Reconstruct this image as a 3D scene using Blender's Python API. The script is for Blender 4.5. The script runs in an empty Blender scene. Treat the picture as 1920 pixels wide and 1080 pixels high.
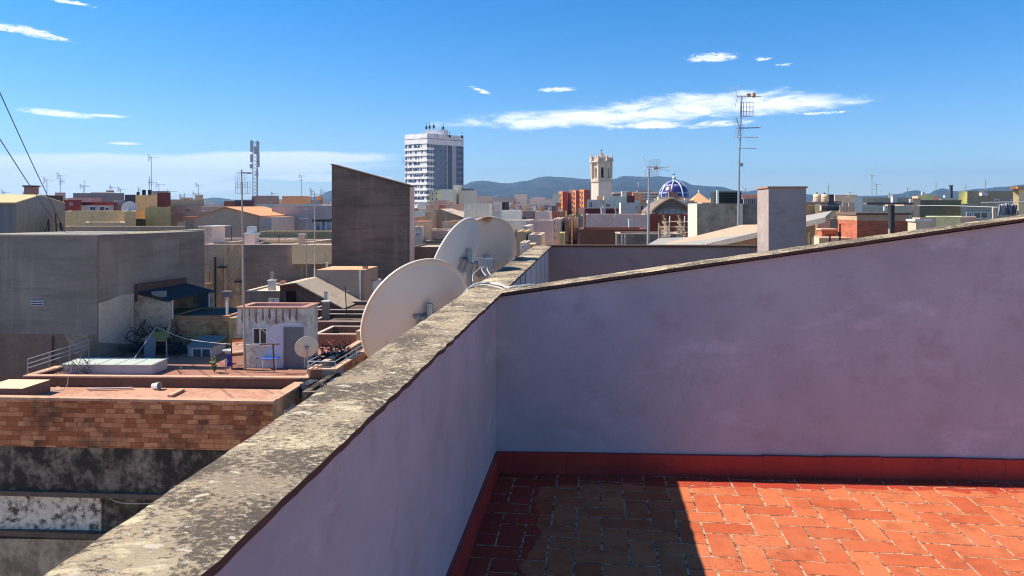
import bpy, bmesh, math, random
from mathutils import Vector, noise
R = math.radians
random.seed(7)
sc = bpy.context.scene
COL = sc.collection
# ---------------------------------------------------------------- camera
EYE = 24.0
cam = bpy.data.objects.new('camera', bpy.data.cameras.new('camera')); COL.objects.link(cam)
cam.location = (0, 0, EYE); cam.rotation_euler = (R(90), 0, 0)
cam.data.lens = 26.25; cam.data.sensor_width = 36; cam.data.shift_y = -155/1920
cam.data.clip_start = 0.05; cam.data.clip_end = 40000
sc.camera = cam
# ---------------------------------------------------------------- light
SUN = Vector((-0.95, 0.11, 1.0)).normalized()
elev = math.asin(SUN.z)
sun = bpy.data.objects.new('sun', bpy.data.lights.new('sun', 'SUN')); COL.objects.link(sun)
sun.data.energy = 5.0; sun.data.angle = R(0.5); sun.data.color = (1, .93, .82)
sun.rotation_euler = SUN.to_track_quat('Z', 'Y').to_euler(); sun.location = (0, 0, 60)
sc.view_settings.view_transform = 'Standard'; sc.view_settings.look = 'None'
sc.view_settings.exposure = 0.72; sc.view_settings.gamma = 1
sc.render.engine = 'CYCLES'; sc.cycles.filter_width = 1.15
# ---------------------------------------------------------------- sky with real-direction clouds
w = bpy.data.worlds.new('World'); sc.world = w; w.use_nodes = True
wt = w.node_tree; wn = wt.nodes; wl = wt.links
wn.clear()
def N(t, ty, **k):
    n = t.nodes.new(ty)
    for a, b in k.items():
        if a.startswith('i_'): n.inputs[a[2:].replace('_', ' ')].default_value = b
        else: setattr(n, a, b)
    return n
def M(t, op, a, b=None, c=None, clamp=False):
    n = t.nodes.new('ShaderNodeMath'); n.operation = op; n.use_clamp = clamp
    for i, x in enumerate((a, b, c)):
        if x is None: continue
        if isinstance(x, (int, float)): n.inputs[i].default_value = x
        else: t.links.new(x, n.inputs[i])
    return n.outputs[0]
def MIX(t, f, a, b, mode='MIX'):
    n = t.nodes.new('ShaderNodeMix'); n.data_type = 'RGBA'; n.blend_type = mode
    for s, x in ((n.inputs[0], f), (n.inputs[6], a), (n.inputs[7], b)):
        if isinstance(x, (int, float)): s.default_value = x
        elif isinstance(x, (tuple, list)): s.default_value = (*x[:3], 1)
        else: t.links.new(x, s)
    return n.outputs[2]
def SS(t, x, lo, hi):
    n = t.nodes.new('ShaderNodeMapRange'); n.interpolation_type = 'SMOOTHSTEP'
    t.links.new(x, n.inputs[0]); n.inputs[1].default_value = lo; n.inputs[2].default_value = hi
    return n.outputs[0]
sky = N(wt, 'ShaderNodeTexSky', sky_type='NISHITA', sun_disc=False)
sky.sun_elevation = elev; sky.sun_rotation = math.atan2(SUN.x, SUN.y)
sky.altitude = 600; sky.air_density = 1.0; sky.dust_density = 0.25; sky.ozone_density = 3.0
hs = N(wt, "ShaderNodeHueSaturation", i_Saturation=1.12)
sx0 = N(wt, "ShaderNodeSeparateXYZ"); tc0 = N(wt, "ShaderNodeTexCoord"); wl.new(tc0.outputs["Generated"], sx0.inputs[0]); e0_ = SS(wt, sx0.outputs[2], -.02, .30)
wl.new(MIX(wt, 1.0, sky.outputs[0], MIX(wt, e0_, (.75,.87,1.03), (.445,.795,1.07)), "MULTIPLY"), hs.inputs["Color"])
tc = N(wt, 'ShaderNodeTexCoord'); sx = N(wt, 'ShaderNodeSeparateXYZ'); wl.new(tc.outputs['Generated'], sx.inputs[0])
X, Y_, Z = sx.outputs
az = M(wt, 'ARCTAN2', X, Y_); el = M(wt, 'ARCSINE', Z)
cv = N(wt, 'ShaderNodeCombineXYZ'); wl.new(az, cv.inputs[0]); wl.new(M(wt, 'MULTIPLY', el, 4.5), cv.inputs[1])
n1 = N(wt, 'ShaderNodeTexNoise', i_Scale=17.0, i_Detail=12.0, i_Roughness=0.70, i_Distortion=0.6); wl.new(cv.outputs[0], n1.inputs['Vector'])
n2 = N(wt, 'ShaderNodeTexNoise', i_Scale=5.0, i_Detail=4.0); wl.new(cv.outputs[0], n2.inputs['Vector'])
n3 = N(wt, 'ShaderNodeTexNoise', i_Scale=70.0, i_Detail=8.0, i_Roughness=0.7, i_Distortion=0.8); wl.new(cv.outputs[0], n3.inputs['Vector'])
def cloud(px, py, hw, hh, tilt=0, amp=1.6):      # an elongated cloud at a direction of the sky
    a0 = math.atan((px-960)/1400); e0 = math.atan((385-py)/1400*math.cos(a0)); k = math.cos(a0)**2
    da = M(wt, 'SUBTRACT', az, a0); de = M(wt, 'SUBTRACT', el, e0)
    de = M(wt, 'SUBTRACT', de, M(wt, 'MULTIPLY', da, math.tan(R(tilt))))
    da = M(wt, 'DIVIDE', da, hw/1400*k); de = M(wt, 'DIVIDE', de, hh/1400*k)
    r = M(wt, 'ADD', M(wt, 'MULTIPLY', da, da), M(wt, 'MULTIPLY', de, de))
    v = M(wt, 'SUBTRACT', 1.0, r)
    v = M(wt, 'ADD', v, M(wt, 'MULTIPLY', M(wt, 'SUBTRACT', (n1 if hw > 100 else n3).outputs[0], 0.5), amp*(4.2 if hw > 100 else 5.0)))
    return v
def mx(vs):
    o = vs[0]
    for v in vs[1:]: o = M(wt, 'MAXIMUM', o, v)
    return o
dense = mx([cloud(1100, 220, 290, 20, 2.5, .75), cloud(1410, 197, 215, 24, .5, .75), cloud(1270, 233, 160, 8, 0), cloud(1240, 208, 300, 30, 4, .9),
            cloud(1335, 108, 50, 10, 0, .9), cloud(1430, 110, 18, 4), cloud(1045, 168, 38, 5, 0, .8), cloud(900, 170, 20, 4, -18),
            cloud(60, 60, 80, 11, -8, .8), cloud(10, 52, 40, 9, -4), cloud(110, 213, 85, 9, -3, .35), cloud(200, 217, 50, 4, 0, .3),
            cloud(234, 269, 36, 4, 0, .3), cloud(1540, 212, 50, 3, 0), cloud(120, 2, 60, 5, -5), cloud(1470, 122, 14, 3)])
dm = SS(wt, dense, -0.05, 1.25)
thin = mx([cloud(250, 312, 600, 30, 1.0, .25), cloud(520, 298, 260, 18, 1.5, .3), cloud(120, 335, 460, 50, 0, .3), cloud(600, 333, 160, 9, 0, .3)])
tm = M(wt, 'MULTIPLY', SS(wt, thin, -.05, .7), 0.9)
SKYC = 6.2
c1 = MIX(wt, tm, hs.outputs[0], (7.3, 7.9, 8.6))
c2 = MIX(wt, M(wt, 'MULTIPLY', dm, .96), c1, (9.2, 9.4, 9.7))
bg = N(wt, 'ShaderNodeBackground', i_Strength=0.096); wl.new(c2, bg.inputs[0])
wo = N(wt, 'ShaderNodeOutputWorld'); wl.new(bg.outputs[0], wo.inputs[0])

# ---------------------------------------------------------------- helpers
def P(px, py, Y): return Vector(((px-960)/1400*Y, Y, EYE-(py-385)/1400*Y))
def PX(px, Y): return (px-960)/1400*Y
def PZ(py, Y): return EYE-(py-385)/1400*Y
D1 = Vector((0.1107, 1)).normalized()            # the way the streets run
class MB:
    def __init__(s): s.v = []; s.f = []; s.m = []; s.c = []; s.k = 0; s.col = 0.5
    def poly(s, pts):
        i = len(s.v); s.v += [Vector(p) for p in pts]; s.f.append(tuple(range(i, i+len(pts)))); s.m.append(s.k); s.c.append(s.col); return s
    def obox(s, o, a, b, c):
        o, a, b, c = Vector(o), Vector(a), Vector(b), Vector(c)
        if a.cross(b).dot(c) < 0: a, b = b, a
        i = len(s.v)
        s.v += [o, o+a, o+a+b, o+b, o+c, o+a+c, o+a+b+c, o+b+c]
        for q in ((0,3,2,1),(4,5,6,7),(0,1,5,4),(1,2,6,5),(2,3,7,6),(3,0,4,7)):
            s.f.append(tuple(i+j for j in q)); s.m.append(s.k); s.c.append(s.col)
        return s
    def box(s, x0, x1, y0, y1, z0, z1): return s.obox((x0,y0,z0), (x1-x0,0,0), (0,y1-y0,0), (0,0,z1-z0))
    def prism(s, fp, z0, z1, cap=True, bot=True):            # footprint counter-clockwise; z1 number or one per corner
        n = len(fp); z1 = [z1]*n if isinstance(z1, (int, float)) else z1
        i = len(s.v)
        s.v += [Vector((p[0], p[1], z0)) for p in fp] + [Vector((p[0], p[1], z)) for p, z in zip(fp, z1)]
        for j in range(n):
            k = (j+1) % n; s.f.append((i+j, i+k, i+n+k, i+n+j)); s.m.append(s.k); s.c.append(s.col)
        if cap: s.f.append(tuple(range(i+n, i+2*n))); s.m.append(s.k); s.c.append(s.col)
        if bot: s.f.append(tuple(range(i+n-1, i-1, -1))); s.m.append(s.k); s.c.append(s.col)
        return s
    def tube(s, p, q, r, n=6, r2=None):
        p, q = Vector(p), Vector(q); d = (q-p)
        if d.length < 1e-6: return s
        d.normalize(); u = d.orthogonal().normalized(); w_ = d.cross(u); r2 = r if r2 is None else r2
        i = len(s.v)
        for c, rr in ((p, r), (q, r2)):
            for k in range(n):
                a = 2*math.pi*k/n; s.v.append(c+(u*math.cos(a)+w_*math.sin(a))*rr)
        for k in range(n):
            k2 = (k+1) % n; s.f.append((i+k, i+k2, i+n+k2, i+n+k)); s.m.append(s.k); s.c.append(s.col)
        s.f.append(tuple(range(i+n-1, i-1, -1))); s.f.append(tuple(range(i+n, i+2*n))); s.m += [s.k]*2; s.c += [s.col]*2
        return s
    def path(s, pts, r, n=5):
        for a, b in zip(pts, pts[1:]): s.tube(a, b, r, n)
        return s
    def lathe(s, c, prof, n=24, ax=None):                    # prof: (radius, height) pairs round +Z or axis ax
        c = Vector(c); ax = Vector(ax or (0,0,1)).normalized(); u = ax.orthogonal().normalized(); w_ = ax.cross(u)
        if ax == Vector((0,0,1)): u, w_ = Vector((1,0,0)), Vector((0,1,0))
        i = len(s.v)
        for r, h in prof:
            for k in range(n):
                a = 2*math.pi*k/n; s.v.append(c+ax*h+(u*math.cos(a)+w_*math.sin(a))*r)
        for j in range(len(prof)-1):
            for k in range(n):
                k2 = (k+1) % n; s.f.append((i+j*n+k, i+j*n+k2, i+(j+1)*n+k2, i+(j+1)*n+k)); s.m.append(s.k); s.c.append(s.col)
        return s
    def build(s, name, mats, parent=None, smooth=False, loc=None):
        o = Vector(parent['at']) if parent and 'at' in parent else (Vector(loc) if loc else Vector((0,0,0)))
        me = bpy.data.meshes.new(name)
        me.from_pydata([tuple(p-o) for p in s.v], [], s.f)
        for m in (mats if isinstance(mats, (list, tuple)) else [mats]): me.materials.append(m)
        me.polygons.foreach_set('material_index', s.m)
        at = me.attributes.new('tone', 'FLOAT', 'FACE'); at.data.foreach_set('value', s.c)
        if smooth: me.polygons.foreach_set('use_smooth', [True]*len(s.f))
        me.update()
        ob = bpy.data.objects.new(name, me); COL.objects.link(ob)
        if parent:
            ob.parent = parent
            if 'at' not in parent: pass
            ob['at_'] = 0; del ob['at_']
        elif loc: ob.location = loc
        return ob
AT = {}
def thing(name, label, cat, loc, group=None):
    o = bpy.data.objects.new(name, None); COL.objects.link(o); o.location = loc; o.empty_display_size = .3
    o['label'] = label; o['category'] = cat
    if group: o['group'] = group
    AT[o] = Vector(loc); return o
def part(mb, name, mats, parent, smooth=False):              # a mesh written in world coordinates, hung under its thing (or under another part)
    o = AT[parent]
    mb.v = [p-o for p in mb.v]
    ob = mb.build(name, mats, None, smooth); ob.parent = parent
    AT[ob] = o; return ob
def solo(mb, name, mats, label, cat, loc, group=None, smooth=False):
    o = Vector(loc); mb.v = [p-o for p in mb.v]
    ob = mb.build(name, mats, None, smooth); ob.location = o; ob['label'] = label; ob['category'] = cat
    if group: ob['group'] = group
    AT[ob] = o; return ob
def struct(mb, name, mats, smooth=False):
    ob = mb.build(name, mats, None, smooth); ob['kind'] = 'structure'; return ob

# ---------------------------------------------------------------- materials
def base(name, rough=.85, spec=.3):
    m = bpy.data.materials.new(name); m.use_nodes = True
    b = m.node_tree.nodes['Principled BSDF']; b.inputs['Roughness'].default_value = rough
    b.inputs['Specular IOR Level'].default_value = spec; return m, m.node_tree, b
def pos(t, s=(1,1,1)):
    g = N(t, 'ShaderNodeNewGeometry'); m = N(t, 'ShaderNodeMapping'); m.inputs['Scale'].default_value = s
    t.links.new(g.outputs['Position'], m.inputs['Vector']); return m.outputs[0]
def nz(t, s=(1,1,1), scale=1., det=4., rough=.55, vec=None):
    n = N(t, 'ShaderNodeTexNoise', i_Scale=scale, i_Detail=det, i_Roughness=rough)
    t.links.new(vec or pos(t, s), n.inputs['Vector']); return n.outputs[0]
def bump(t, b, h, dist=.01, strength=.5):
    n = N(t, 'ShaderNodeBump', i_Distance=dist, i_Strength=strength); t.links.new(h, n.inputs['Height']); t.links.new(n.outputs[0], b.inputs['Normal'])
_mc = {}
def plain(col, rough=.6, metal=0., name='paint'):
    k = ('p', col, rough, metal)
    if k not in _mc:
        m, t, b = base(name, rough); c = MIX(t, M(t, 'MULTIPLY', nz(t, scale=7, det=5), .5), col, tuple(x*.6 for x in col))
        t.links.new(c, b.inputs['Base Color']); b.inputs['Metallic'].default_value = metal; _mc[k] = m
    return _mc[k]
def stucco(col, stain=.5, dark=(.08,.075,.07), sc_=.35, rough=.92, bd=.012, thr=.52, streak=.8, name='render'):
    col = (min(.86, col[0]*1.42), min(.82, col[1]*1.18), col[2]*.95); dark = (dark[0]*1.5, dark[1]*1.25, dark[2]*1.0)
    k = ('s', col, stain, dark, sc_, thr, streak)
    if k in _mc: return _mc[k]
    m, t, b = base(name, rough, .2)
    big = nz(t, (1,1,1), sc_, 6, .62); fine = nz(t, (1,1,1), 5., 6, .6); st = nz(t, (1,1,.09), 1.7, 5, .6)
    c = MIX(t, SS(t, big, .35, .7), tuple(x*.88 for x in col), tuple(min(1, x*1.12) for x in col))
    c = MIX(t, M(t, 'MULTIPLY', SS(t, fine, .35, .75), .35), c, tuple(x*.7 for x in col))
    f = M(t, 'ADD', M(t, 'MULTIPLY', big, .55), M(t, 'ADD', M(t, 'MULTIPLY', st, .3*streak), M(t, 'MULTIPLY', fine, .45-.3*streak)))
    f = M(t, 'MULTIPLY', SS(t, f, thr-.06, thr+.12), stain)
    c = MIX(t, f, c, dark); t.links.new(c, b.inputs['Base Color'])
    bump(t, b, fine, bd, .5); _mc[k] = m; return m
def uvwall(t):                                                # (run along the wall, height) for any upright face
    g = N(t, 'ShaderNodeNewGeometry'); p = N(t, 'ShaderNodeSeparateXYZ'); n = N(t, 'ShaderNodeSeparateXYZ')
    t.links.new(g.outputs['Position'], p.inputs[0]); t.links.new(g.outputs['True Normal'], n.inputs[0])
    fx = M(t, 'GREATER_THAN', M(t, 'ABSOLUTE', n.outputs[0]), .7)
    u = M(t, 'ADD', M(t, 'MULTIPLY', p.outputs[1], fx), M(t, 'MULTIPLY', p.outputs[0], M(t, 'SUBTRACT', 1., fx)))
    c = N(t, 'ShaderNodeCombineXYZ'); t.links.new(u, c.inputs[0]); t.links.new(p.outputs[2], c.inputs[1]); return c.outputs[0]
def brick(c1, c2, mort, bw=.5, rh=.2, ms=.012, dirt=.5, name='brick'):
    k = ('b', c1, c2, mort, bw, rh, dirt)
    if k in _mc: return _mc[k]
    m, t, b = base(name, .9, .2); vec = uvwall(t); s_ = N(t, 'ShaderNodeSeparateXYZ'); t.links.new(vec, s_.inputs[0])
    nn = N(t, 'ShaderNodeTexNoise', i_Scale=2.2, i_Detail=3.); t.links.new(vec, nn.inputs['Vector']); wb = M(t, 'MULTIPLY', M(t, 'SUBTRACT', nn.outputs[0], .5), rh*.35)
    u = M(t, 'ADD', s_.outputs[0], wb); v = M(t, 'DIVIDE', M(t, 'ADD', s_.outputs[1], wb), rh); row = M(t, 'FLOOR', v)      # every course has its own offset and brick length
    w1_ = N(t, 'ShaderNodeTexWhiteNoise', noise_dimensions='1D'); t.links.new(row, w1_.inputs['W'])
    bwr = M(t, 'MULTIPLY', bw, M(t, 'ADD', .78, M(t, 'MULTIPLY', w1_.outputs[0], .5))); uu = M(t, 'DIVIDE', M(t, 'ADD', u, M(t, 'MULTIPLY', w1_.outputs[0], 3.7)), bwr); col = M(t, 'FLOOR', uu)
    cc = N(t, 'ShaderNodeCombineXYZ'); t.links.new(row, cc.inputs[0]); t.links.new(col, cc.inputs[1]); w2_ = N(t, 'ShaderNodeTexWhiteNoise', noise_dimensions='2D'); t.links.new(cc.outputs[0], w2_.inputs['Vector']); r_ = w2_.outputs[0]
    c = MIX(t, SS(t, r_, .15, .8), tuple(c1), tuple(c2)); c = MIX(t, M(t, 'MULTIPLY', M(t, 'GREATER_THAN', r_, .90), .5), c, tuple(min(.8, x*1.35) for x in c2)); c = MIX(t, M(t, 'MULTIPLY', M(t, 'LESS_THAN', r_, .05), .4), c, tuple(x*.3 for x in c1))
    fu = M(t, 'MULTIPLY', M(t, 'FRACT', uu), bwr); fv = M(t, 'MULTIPLY', M(t, 'FRACT', v), rh); mo = M(t, 'MAXIMUM', M(t, 'LESS_THAN', fu, ms*.9), M(t, 'LESS_THAN', fv, ms*1.3))
    c = MIX(t, M(t, 'MULTIPLY', mo, .85), c, mort)
    c = MIX(t, M(t, 'MULTIPLY', SS(t, nz(t, scale=.8, det=7, rough=.65), .46, .68), dirt), c, (.05,.04,.035))
    c = MIX(t, M(t, 'MULTIPLY', SS(t, nz(t, (1,1,.5), 9, 5), .5, .75), .5), c, tuple(x*.5 for x in c1))
    t.links.new(c, b.inputs['Base Color']); bump(t, b, M(t, 'SUBTRACT', nz(t, scale=30, det=3), mo), .02, .6); _mc[k] = m; return m
def glass(col=(.03,.04,.05), rough=.12):
    k = ('g', col, rough)
    if k not in _mc:
        m, t, b = base('window_glass', rough, .6)
        t.links.new(MIX(t, SS(t, nz(t, scale=.9, det=1), .4, .6), col, tuple(x*2.2 for x in col)), b.inputs['Base Color']); _mc[k] = m
    return _mc[k]
WHITE = plain((.72,.72,.70), .5, name='white_paint'); DARK = plain((.03,.03,.035), .6, name='dark_metal'); STEEL = plain((.34,.35,.37), .45, .6, 'galvanised_steel')
RUST = plain((.13,.06,.04), .85, name='rusty_iron'); ALU = plain((.55,.56,.58), .4, .5, 'aluminium'); CABLE = plain((.62,.60,.55), .5, name='white_cable')
def oldwall(col, c2, pale=(.42,.40,.37), name='old_party_wall', courses=False):
    k = ('o', col, c2, name)
    if k in _mc: return _mc[k]
    m, t, b = base(name, .93, .2); v = uvwall(t)
    def n2d(sx_, sy_, sc, det=5, rough=.6):
        mp = N(t, 'ShaderNodeMapping'); mp.inputs['Scale'].default_value = (sx_, sy_, 1); t.links.new(v, mp.inputs['Vector']); n = N(t, 'ShaderNodeTexNoise', i_Scale=sc, i_Detail=det, i_Roughness=rough); t.links.new(mp.outputs[0], n.inputs['Vector']); return n.outputs[0]
    c = MIX(t, SS(t, n2d(1, 1, .16, 6, .6), .38, .62), col, c2)
    c = MIX(t, M(t, 'MULTIPLY', SS(t, n2d(.25, 2.2, .9, 6, .65), .46, .66), .45), c, tuple(x*.62 for x in col))
    c = MIX(t, M(t, 'MULTIPLY', SS(t, n2d(2.0, .15, .8, 5, .6), .52, .72), .4), c, tuple(x*1.45 for x in c2))
    c = MIX(t, M(t, 'MULTIPLY', SS(t, n2d(1, 1.6, 1.1, 8, .75), .60, .72), .6), c, pale)
    c = MIX(t, M(t, 'MULTIPLY', SS(t, n2d(1, 1, 6, 6, .7), .5, .75), .35), c, tuple(x*.6 for x in col))
    if courses:
        br = N(t, 'ShaderNodeTexBrick', i_Scale=1., i_Mortar_Size=.012); br.inputs['Brick Width'].default_value = .5; br.inputs['Row Height'].default_value = .25; t.links.new(v, br.inputs['Vector'])
        br.inputs['Color1'].default_value = (1,1,1,1); br.inputs['Color2'].default_value = (.86,.84,.82,1); br.inputs['Mortar'].default_value = (.75,.72,.7,1); c = MIX(t, .8, c, br.outputs[0], 'MULTIPLY')
    t.links.new(c, b.inputs['Base Color']); bump(t, b, n2d(1, 1, 4, 6, .7), .03, .6); _mc[k] = m; return m
ROOFRED = stucco((.47,.20,.13), .35, (.2,.1,.07), .6, name='clay_tile_roof'); ROOFGREY = stucco((.36,.33,.30), .4, name='roof_screed'); CREAMCAP = stucco((.55,.42,.32), .4, (.2,.12,.1), .9, name='tile_coping')
# ================================================================ the terrace we stand on
FLZ = EYE-1.6
def w1(x0, Y, z): return Vector((x0+0.1107*Y, Y, z))          # a line parallel to the left parapet
XI, XCI, XCO, ZC = -0.590, -0.553, -0.775, EYE-0.518
# plaster of the parapets
def plaster(col, name):
    m, t, b = base(name, .85, .25)
    big = nz(t, (1,1,1), .9, 5, .6); mid = nz(t, (1,1,1.2), 4.2, 6, .65); fine = nz(t, (1,1,1), 42, 5, .7); st = nz(t, (6,6,.35), 1.1, 4, .6)
    c = MIX(t, SS(t, big, .3, .72), tuple(x*.86 for x in col), tuple(x*1.12 for x in col))
    c = MIX(t, M(t, 'MULTIPLY', SS(t, mid, .5, .72), .55), c, (col[0]*.80, col[1]*.70, col[2]*.70))
    c = MIX(t, M(t, 'MULTIPLY', SS(t, nz(t, (1,1,2.2), 1.7, 7, .68), .54, .70), .7), c, (col[0]*1.28, col[1]*1.28, col[2]*1.3))
    ck = M(t, 'LESS_THAN', M(t, 'ABSOLUTE', M(t, 'SUBTRACT', nz(t, (1,1,.6), 1.9, 6, .55), .5)), .0016)
    c = MIX(t, M(t, 'MULTIPLY', M(t, 'MULTIPLY', ck, SS(t, nz(t, scale=.8, det=1), .5, .6)), .18), c, tuple(x*.5 for x in col))
    c = MIX(t, M(t, 'MULTIPLY', SS(t, fine, .62, .78), .5), c, tuple(x*.45 for x in col))
    t.links.new(c, b.inputs['Base Color'])
    h = M(t, 'ADD', M(t, 'MULTIPLY', fine, .6), M(t, 'MULTIPLY', nz(t, (1,1,1), 120, 3), .4))
    bump(t, b, h, .006, .7); return m
WALL = plaster((.44,.43,.45), 'lilac_plaster')
WALL3 = plaster((.29,.215,.20), 'mauve_plaster')
def lichen():
    m, t, b = base('lichen_concrete', .95, .15)
    v = pos(t, (1,1,1)); big = nz(t, (1,1,1), 2.6, 5, .6); mid = nz(t, (1,2.2,1), 11, 6, .7); sp = nz(t, (1,1.5,1), 60, 6, .75); sp2 = nz(t, (1,1.3,1), 62, 9, .8)
    c = MIX(t, SS(t, big, .36, .66), (.32,.225,.14), (.56,.42,.255))
    c = MIX(t, M(t, 'MULTIPLY', SS(t, sp, .42, .60), .5), c, (.42,.36,.27))
    yl = SS(t, M(t, 'ADD', M(t, 'MULTIPLY', mid, .6), M(t, 'MULTIPLY', big, .4)), .55, .60)
    dk = SS(t, M(t, 'ADD', M(t, 'MULTIPLY', sp2, .58), M(t, 'MULTIPLY', nz(t, (1,1,1), 4.2, 3), .42)), .478, .505)
    c = MIX(t, M(t, 'MULTIPLY', dk, .82), c, (.075,.06,.048))
    c = MIX(t, M(t, 'MULTIPLY', yl, .85), c, (.74,.60,.36))
    spots = SS(t, nz(t, (1,1.6,1), 20, 2, .5), .66, .69)
    c = MIX(t, M(t, 'MULTIPLY', spots, .85), c, (.68,.58,.42))
    c = MIX(t, M(t, 'MULTIPLY', SS(t, sp, .575, .63), .8), c, (.62,.56,.44))
    t.links.new(c, b.inputs['Base Color'])
    bump(t, b, M(t, 'ADD', M(t, 'MULTIPLY', sp2, .6), M(t, 'MULTIPLY', sp, .4)), .012, .8); return m
LICHEN = lichen()
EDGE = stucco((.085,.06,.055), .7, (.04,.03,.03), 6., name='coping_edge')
def coping(fa, fb, n, zfun, th, name, parent, jit=.004):      # fa(t), fb(t): the two long edges; a strip with rough edges
    mb = MB(); k = 7; rows = []
    for i in range(n+1):
        t_ = i/n; a, b_ = fa(t_), fb(t_); row = []
        for j in range(k+1):
            u = j/k; p = a.lerp(b_, u)
            q = noise.noise(Vector((p.x*9, p.y*9, 3.1)))
            z = zfun(t_)+ (.0035*q if 0 < j < k else -.003+.002*q)
            off = (b_-a).normalized()*(jit*1.6*noise.noise(Vector((p.x*14, p.y*14, j*9.)))) if j in (0, k) else Vector((0,0,0))
            row.append(len(mb.v)); mb.v.append(Vector((p.x, p.y, z))+off)
        lo = []
        for j in (0, k):
            v = mb.v[row[j]].copy(); v.z -= th; lo.append(len(mb.v)); mb.v.append(v)
        rows.append((row, lo))
    for (r0, l0), (r1, l1) in zip(rows, rows[1:]):
        for j in range(k): mb.f.append((r0[j], r0[j+1], r1[j+1], r1[j])); mb.m.append(0); mb.c.append(.5)
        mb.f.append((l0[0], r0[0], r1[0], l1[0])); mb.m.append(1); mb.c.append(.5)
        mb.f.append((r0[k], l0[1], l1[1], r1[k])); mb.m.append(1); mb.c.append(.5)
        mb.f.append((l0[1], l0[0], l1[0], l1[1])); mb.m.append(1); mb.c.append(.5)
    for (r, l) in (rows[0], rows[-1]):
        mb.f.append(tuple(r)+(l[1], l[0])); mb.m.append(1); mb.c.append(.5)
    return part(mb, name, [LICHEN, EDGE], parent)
RED = None
def redpaint():
    m, t, b = base('red_paint', .55, .4)
    c = MIX(t, SS(t, nz(t, scale=3, det=5), .35, .7), (.42,.042,.030), (.32,.028,.022))
    c = MIX(t, M(t, 'MULTIPLY', SS(t, nz(t, scale=14, det=6, rough=.7), .58, .72), .5), c, (.09,.02,.02))
    c = MIX(t, SS(t, nz(t, (1,1,2.6), 5.5, 4, .6), .715, .73), c, (.5,.47,.46))
    t.links.new(c, b.inputs['Base Color']); bump(t, b, nz(t, scale=25, det=4), .004, .5); return m
RED = redpaint()
# left parapet
t1 = thing('parapet_wall', 'long low lilac parapet under lichen-blotched coping running from the foreground past the dishes', 'parapet wall', (w1(XI, 0, FLZ)))
YE = 9.55
mb = MB(); a, b_ = w1(XI, -2.5, 0), w1(XI, YE, 0); c_, d_ = w1(XCO+.03, YE, 0), w1(XCO+.03, -2.5, 0)
mb.prism([a, b_, c_, d_], FLZ-.2, ZC-.03); part(mb, 'wall', WALL, t1)
coping(lambda t_: w1(XCI, -2.5+t_*(YE+.03+2.5), 0), lambda t_: w1(XCO, -2.5+t_*(YE+.03+2.5), 0), 420, lambda t_: ZC, .016, 'coping', t1)
mb = MB()
def w2(s, off=0., z=0.): return Vector((-.095+s+off*.044, 4.47-.044*s+off, z))      # along the cross wall, s metres from the corner
for y0, y1 in ((-2.5, 1.4), (1.402, 3.1), (3.102, 4.448)):
    o_ = .022 + .002*math.sin(y0*7)
    mb.prism([w1(XI+o_, y0, 0), w1(XI+o_, y1, 0), w1(XI-.01, y1, 0), w1(XI-.01, y0, 0)], FLZ, [FLZ+.128, FLZ+.13, FLZ+.134, FLZ+.134])
part(mb, 'skirting', RED, t1)
# vertical cracks between render panels on the far stretch
mb = MB()
for y in (5.9, 6.35, 6.9, 7.5, 8.2, 8.8): mb.prism([w1(XI-.01, y, 0), w1(XI-.01, y+.012, 0), w1(XI-.012, y+.012, 0), w1(XI-.012, y, 0)][::-1], FLZ+.1, ZC-.03)
for v in mb.v: v.x += .013
part(mb, 'panel_joint', EDGE, t1)
# cross parapet, its top climbing to the right
t2 = thing('parapet_wall', 'lilac cross parapet whose lichen-speckled coping climbs to the right', 'parapet wall', w2(0, 0, FLZ))
SL = 4.6
def z2(s): return EYE-.522+.1475*s
mb = MB(); mb.prism([w2(0), w2(SL), w2(SL, .15), w2(0, .15)], FLZ-.2, [z2(0)-.03, z2(SL)-.03, z2(SL)-.03, z2(0)-.03]); part(mb, 'wall', WALL, t2)
coping(lambda t_: w2(-.03+t_*(SL+.03), -.032), lambda t_: w2(-.03+t_*(SL+.03), .19), 200, lambda t_: z2(-.03+t_*(SL+.03)), .017, 'coping', t2)
mb = MB(); s = .0; k = 0; cuts = [0., .42, .78, 1.22, 1.57, 1.92, 2.25, 2.66, 2.95, 3.3, 3.9, 4.6]
for s0, s1 in zip(cuts, cuts[1:]):
    o_ = .02+random.uniform(-.0012, .0012); h0, h1 = .128+random.uniform(-.003, .003), .128+random.uniform(-.003, .003)
    mb.prism([w2(s0+.0004, -o_-.003), w2(s1-.0004, -o_-.003), w2(s1-.0004, .01), w2(s0+.0004, .01)], FLZ, [FLZ+h0, FLZ+h1, FLZ+h1+.004, FLZ+h0+.004])
part(mb, 'skirting', RED, t2)
# far cross parapet closing the neighbouring terrace
t3 = thing('parapet_wall', 'low mauve end parapet with thin dark coping behind the climbing wall', 'parapet wall', w1(XI, YE, FLZ))
e = w1(XI, YE, 0); f_ = Vector((7.6, YE-.22, 0))
zt = EYE-.515
mb = MB(); mb.prism([(e.x-.15, e.y, 0), (f_.x, f_.y, 0), (f_.x, f_.y+.14, 0), (e.x-.15, e.y+.14, 0)], FLZ-.2, zt-.02); part(mb, 'wall', WALL3, t3)
mb = MB(); mb.prism([(e.x-.02, e.y-.025, 0), (f_.x, f_.y-.025, 0), (f_.x, f_.y+.165, 0), (e.x-.02, e.y+.165, 0)], zt-.019, zt+.006); part(mb, 'coping', EDGE, t3)
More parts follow.
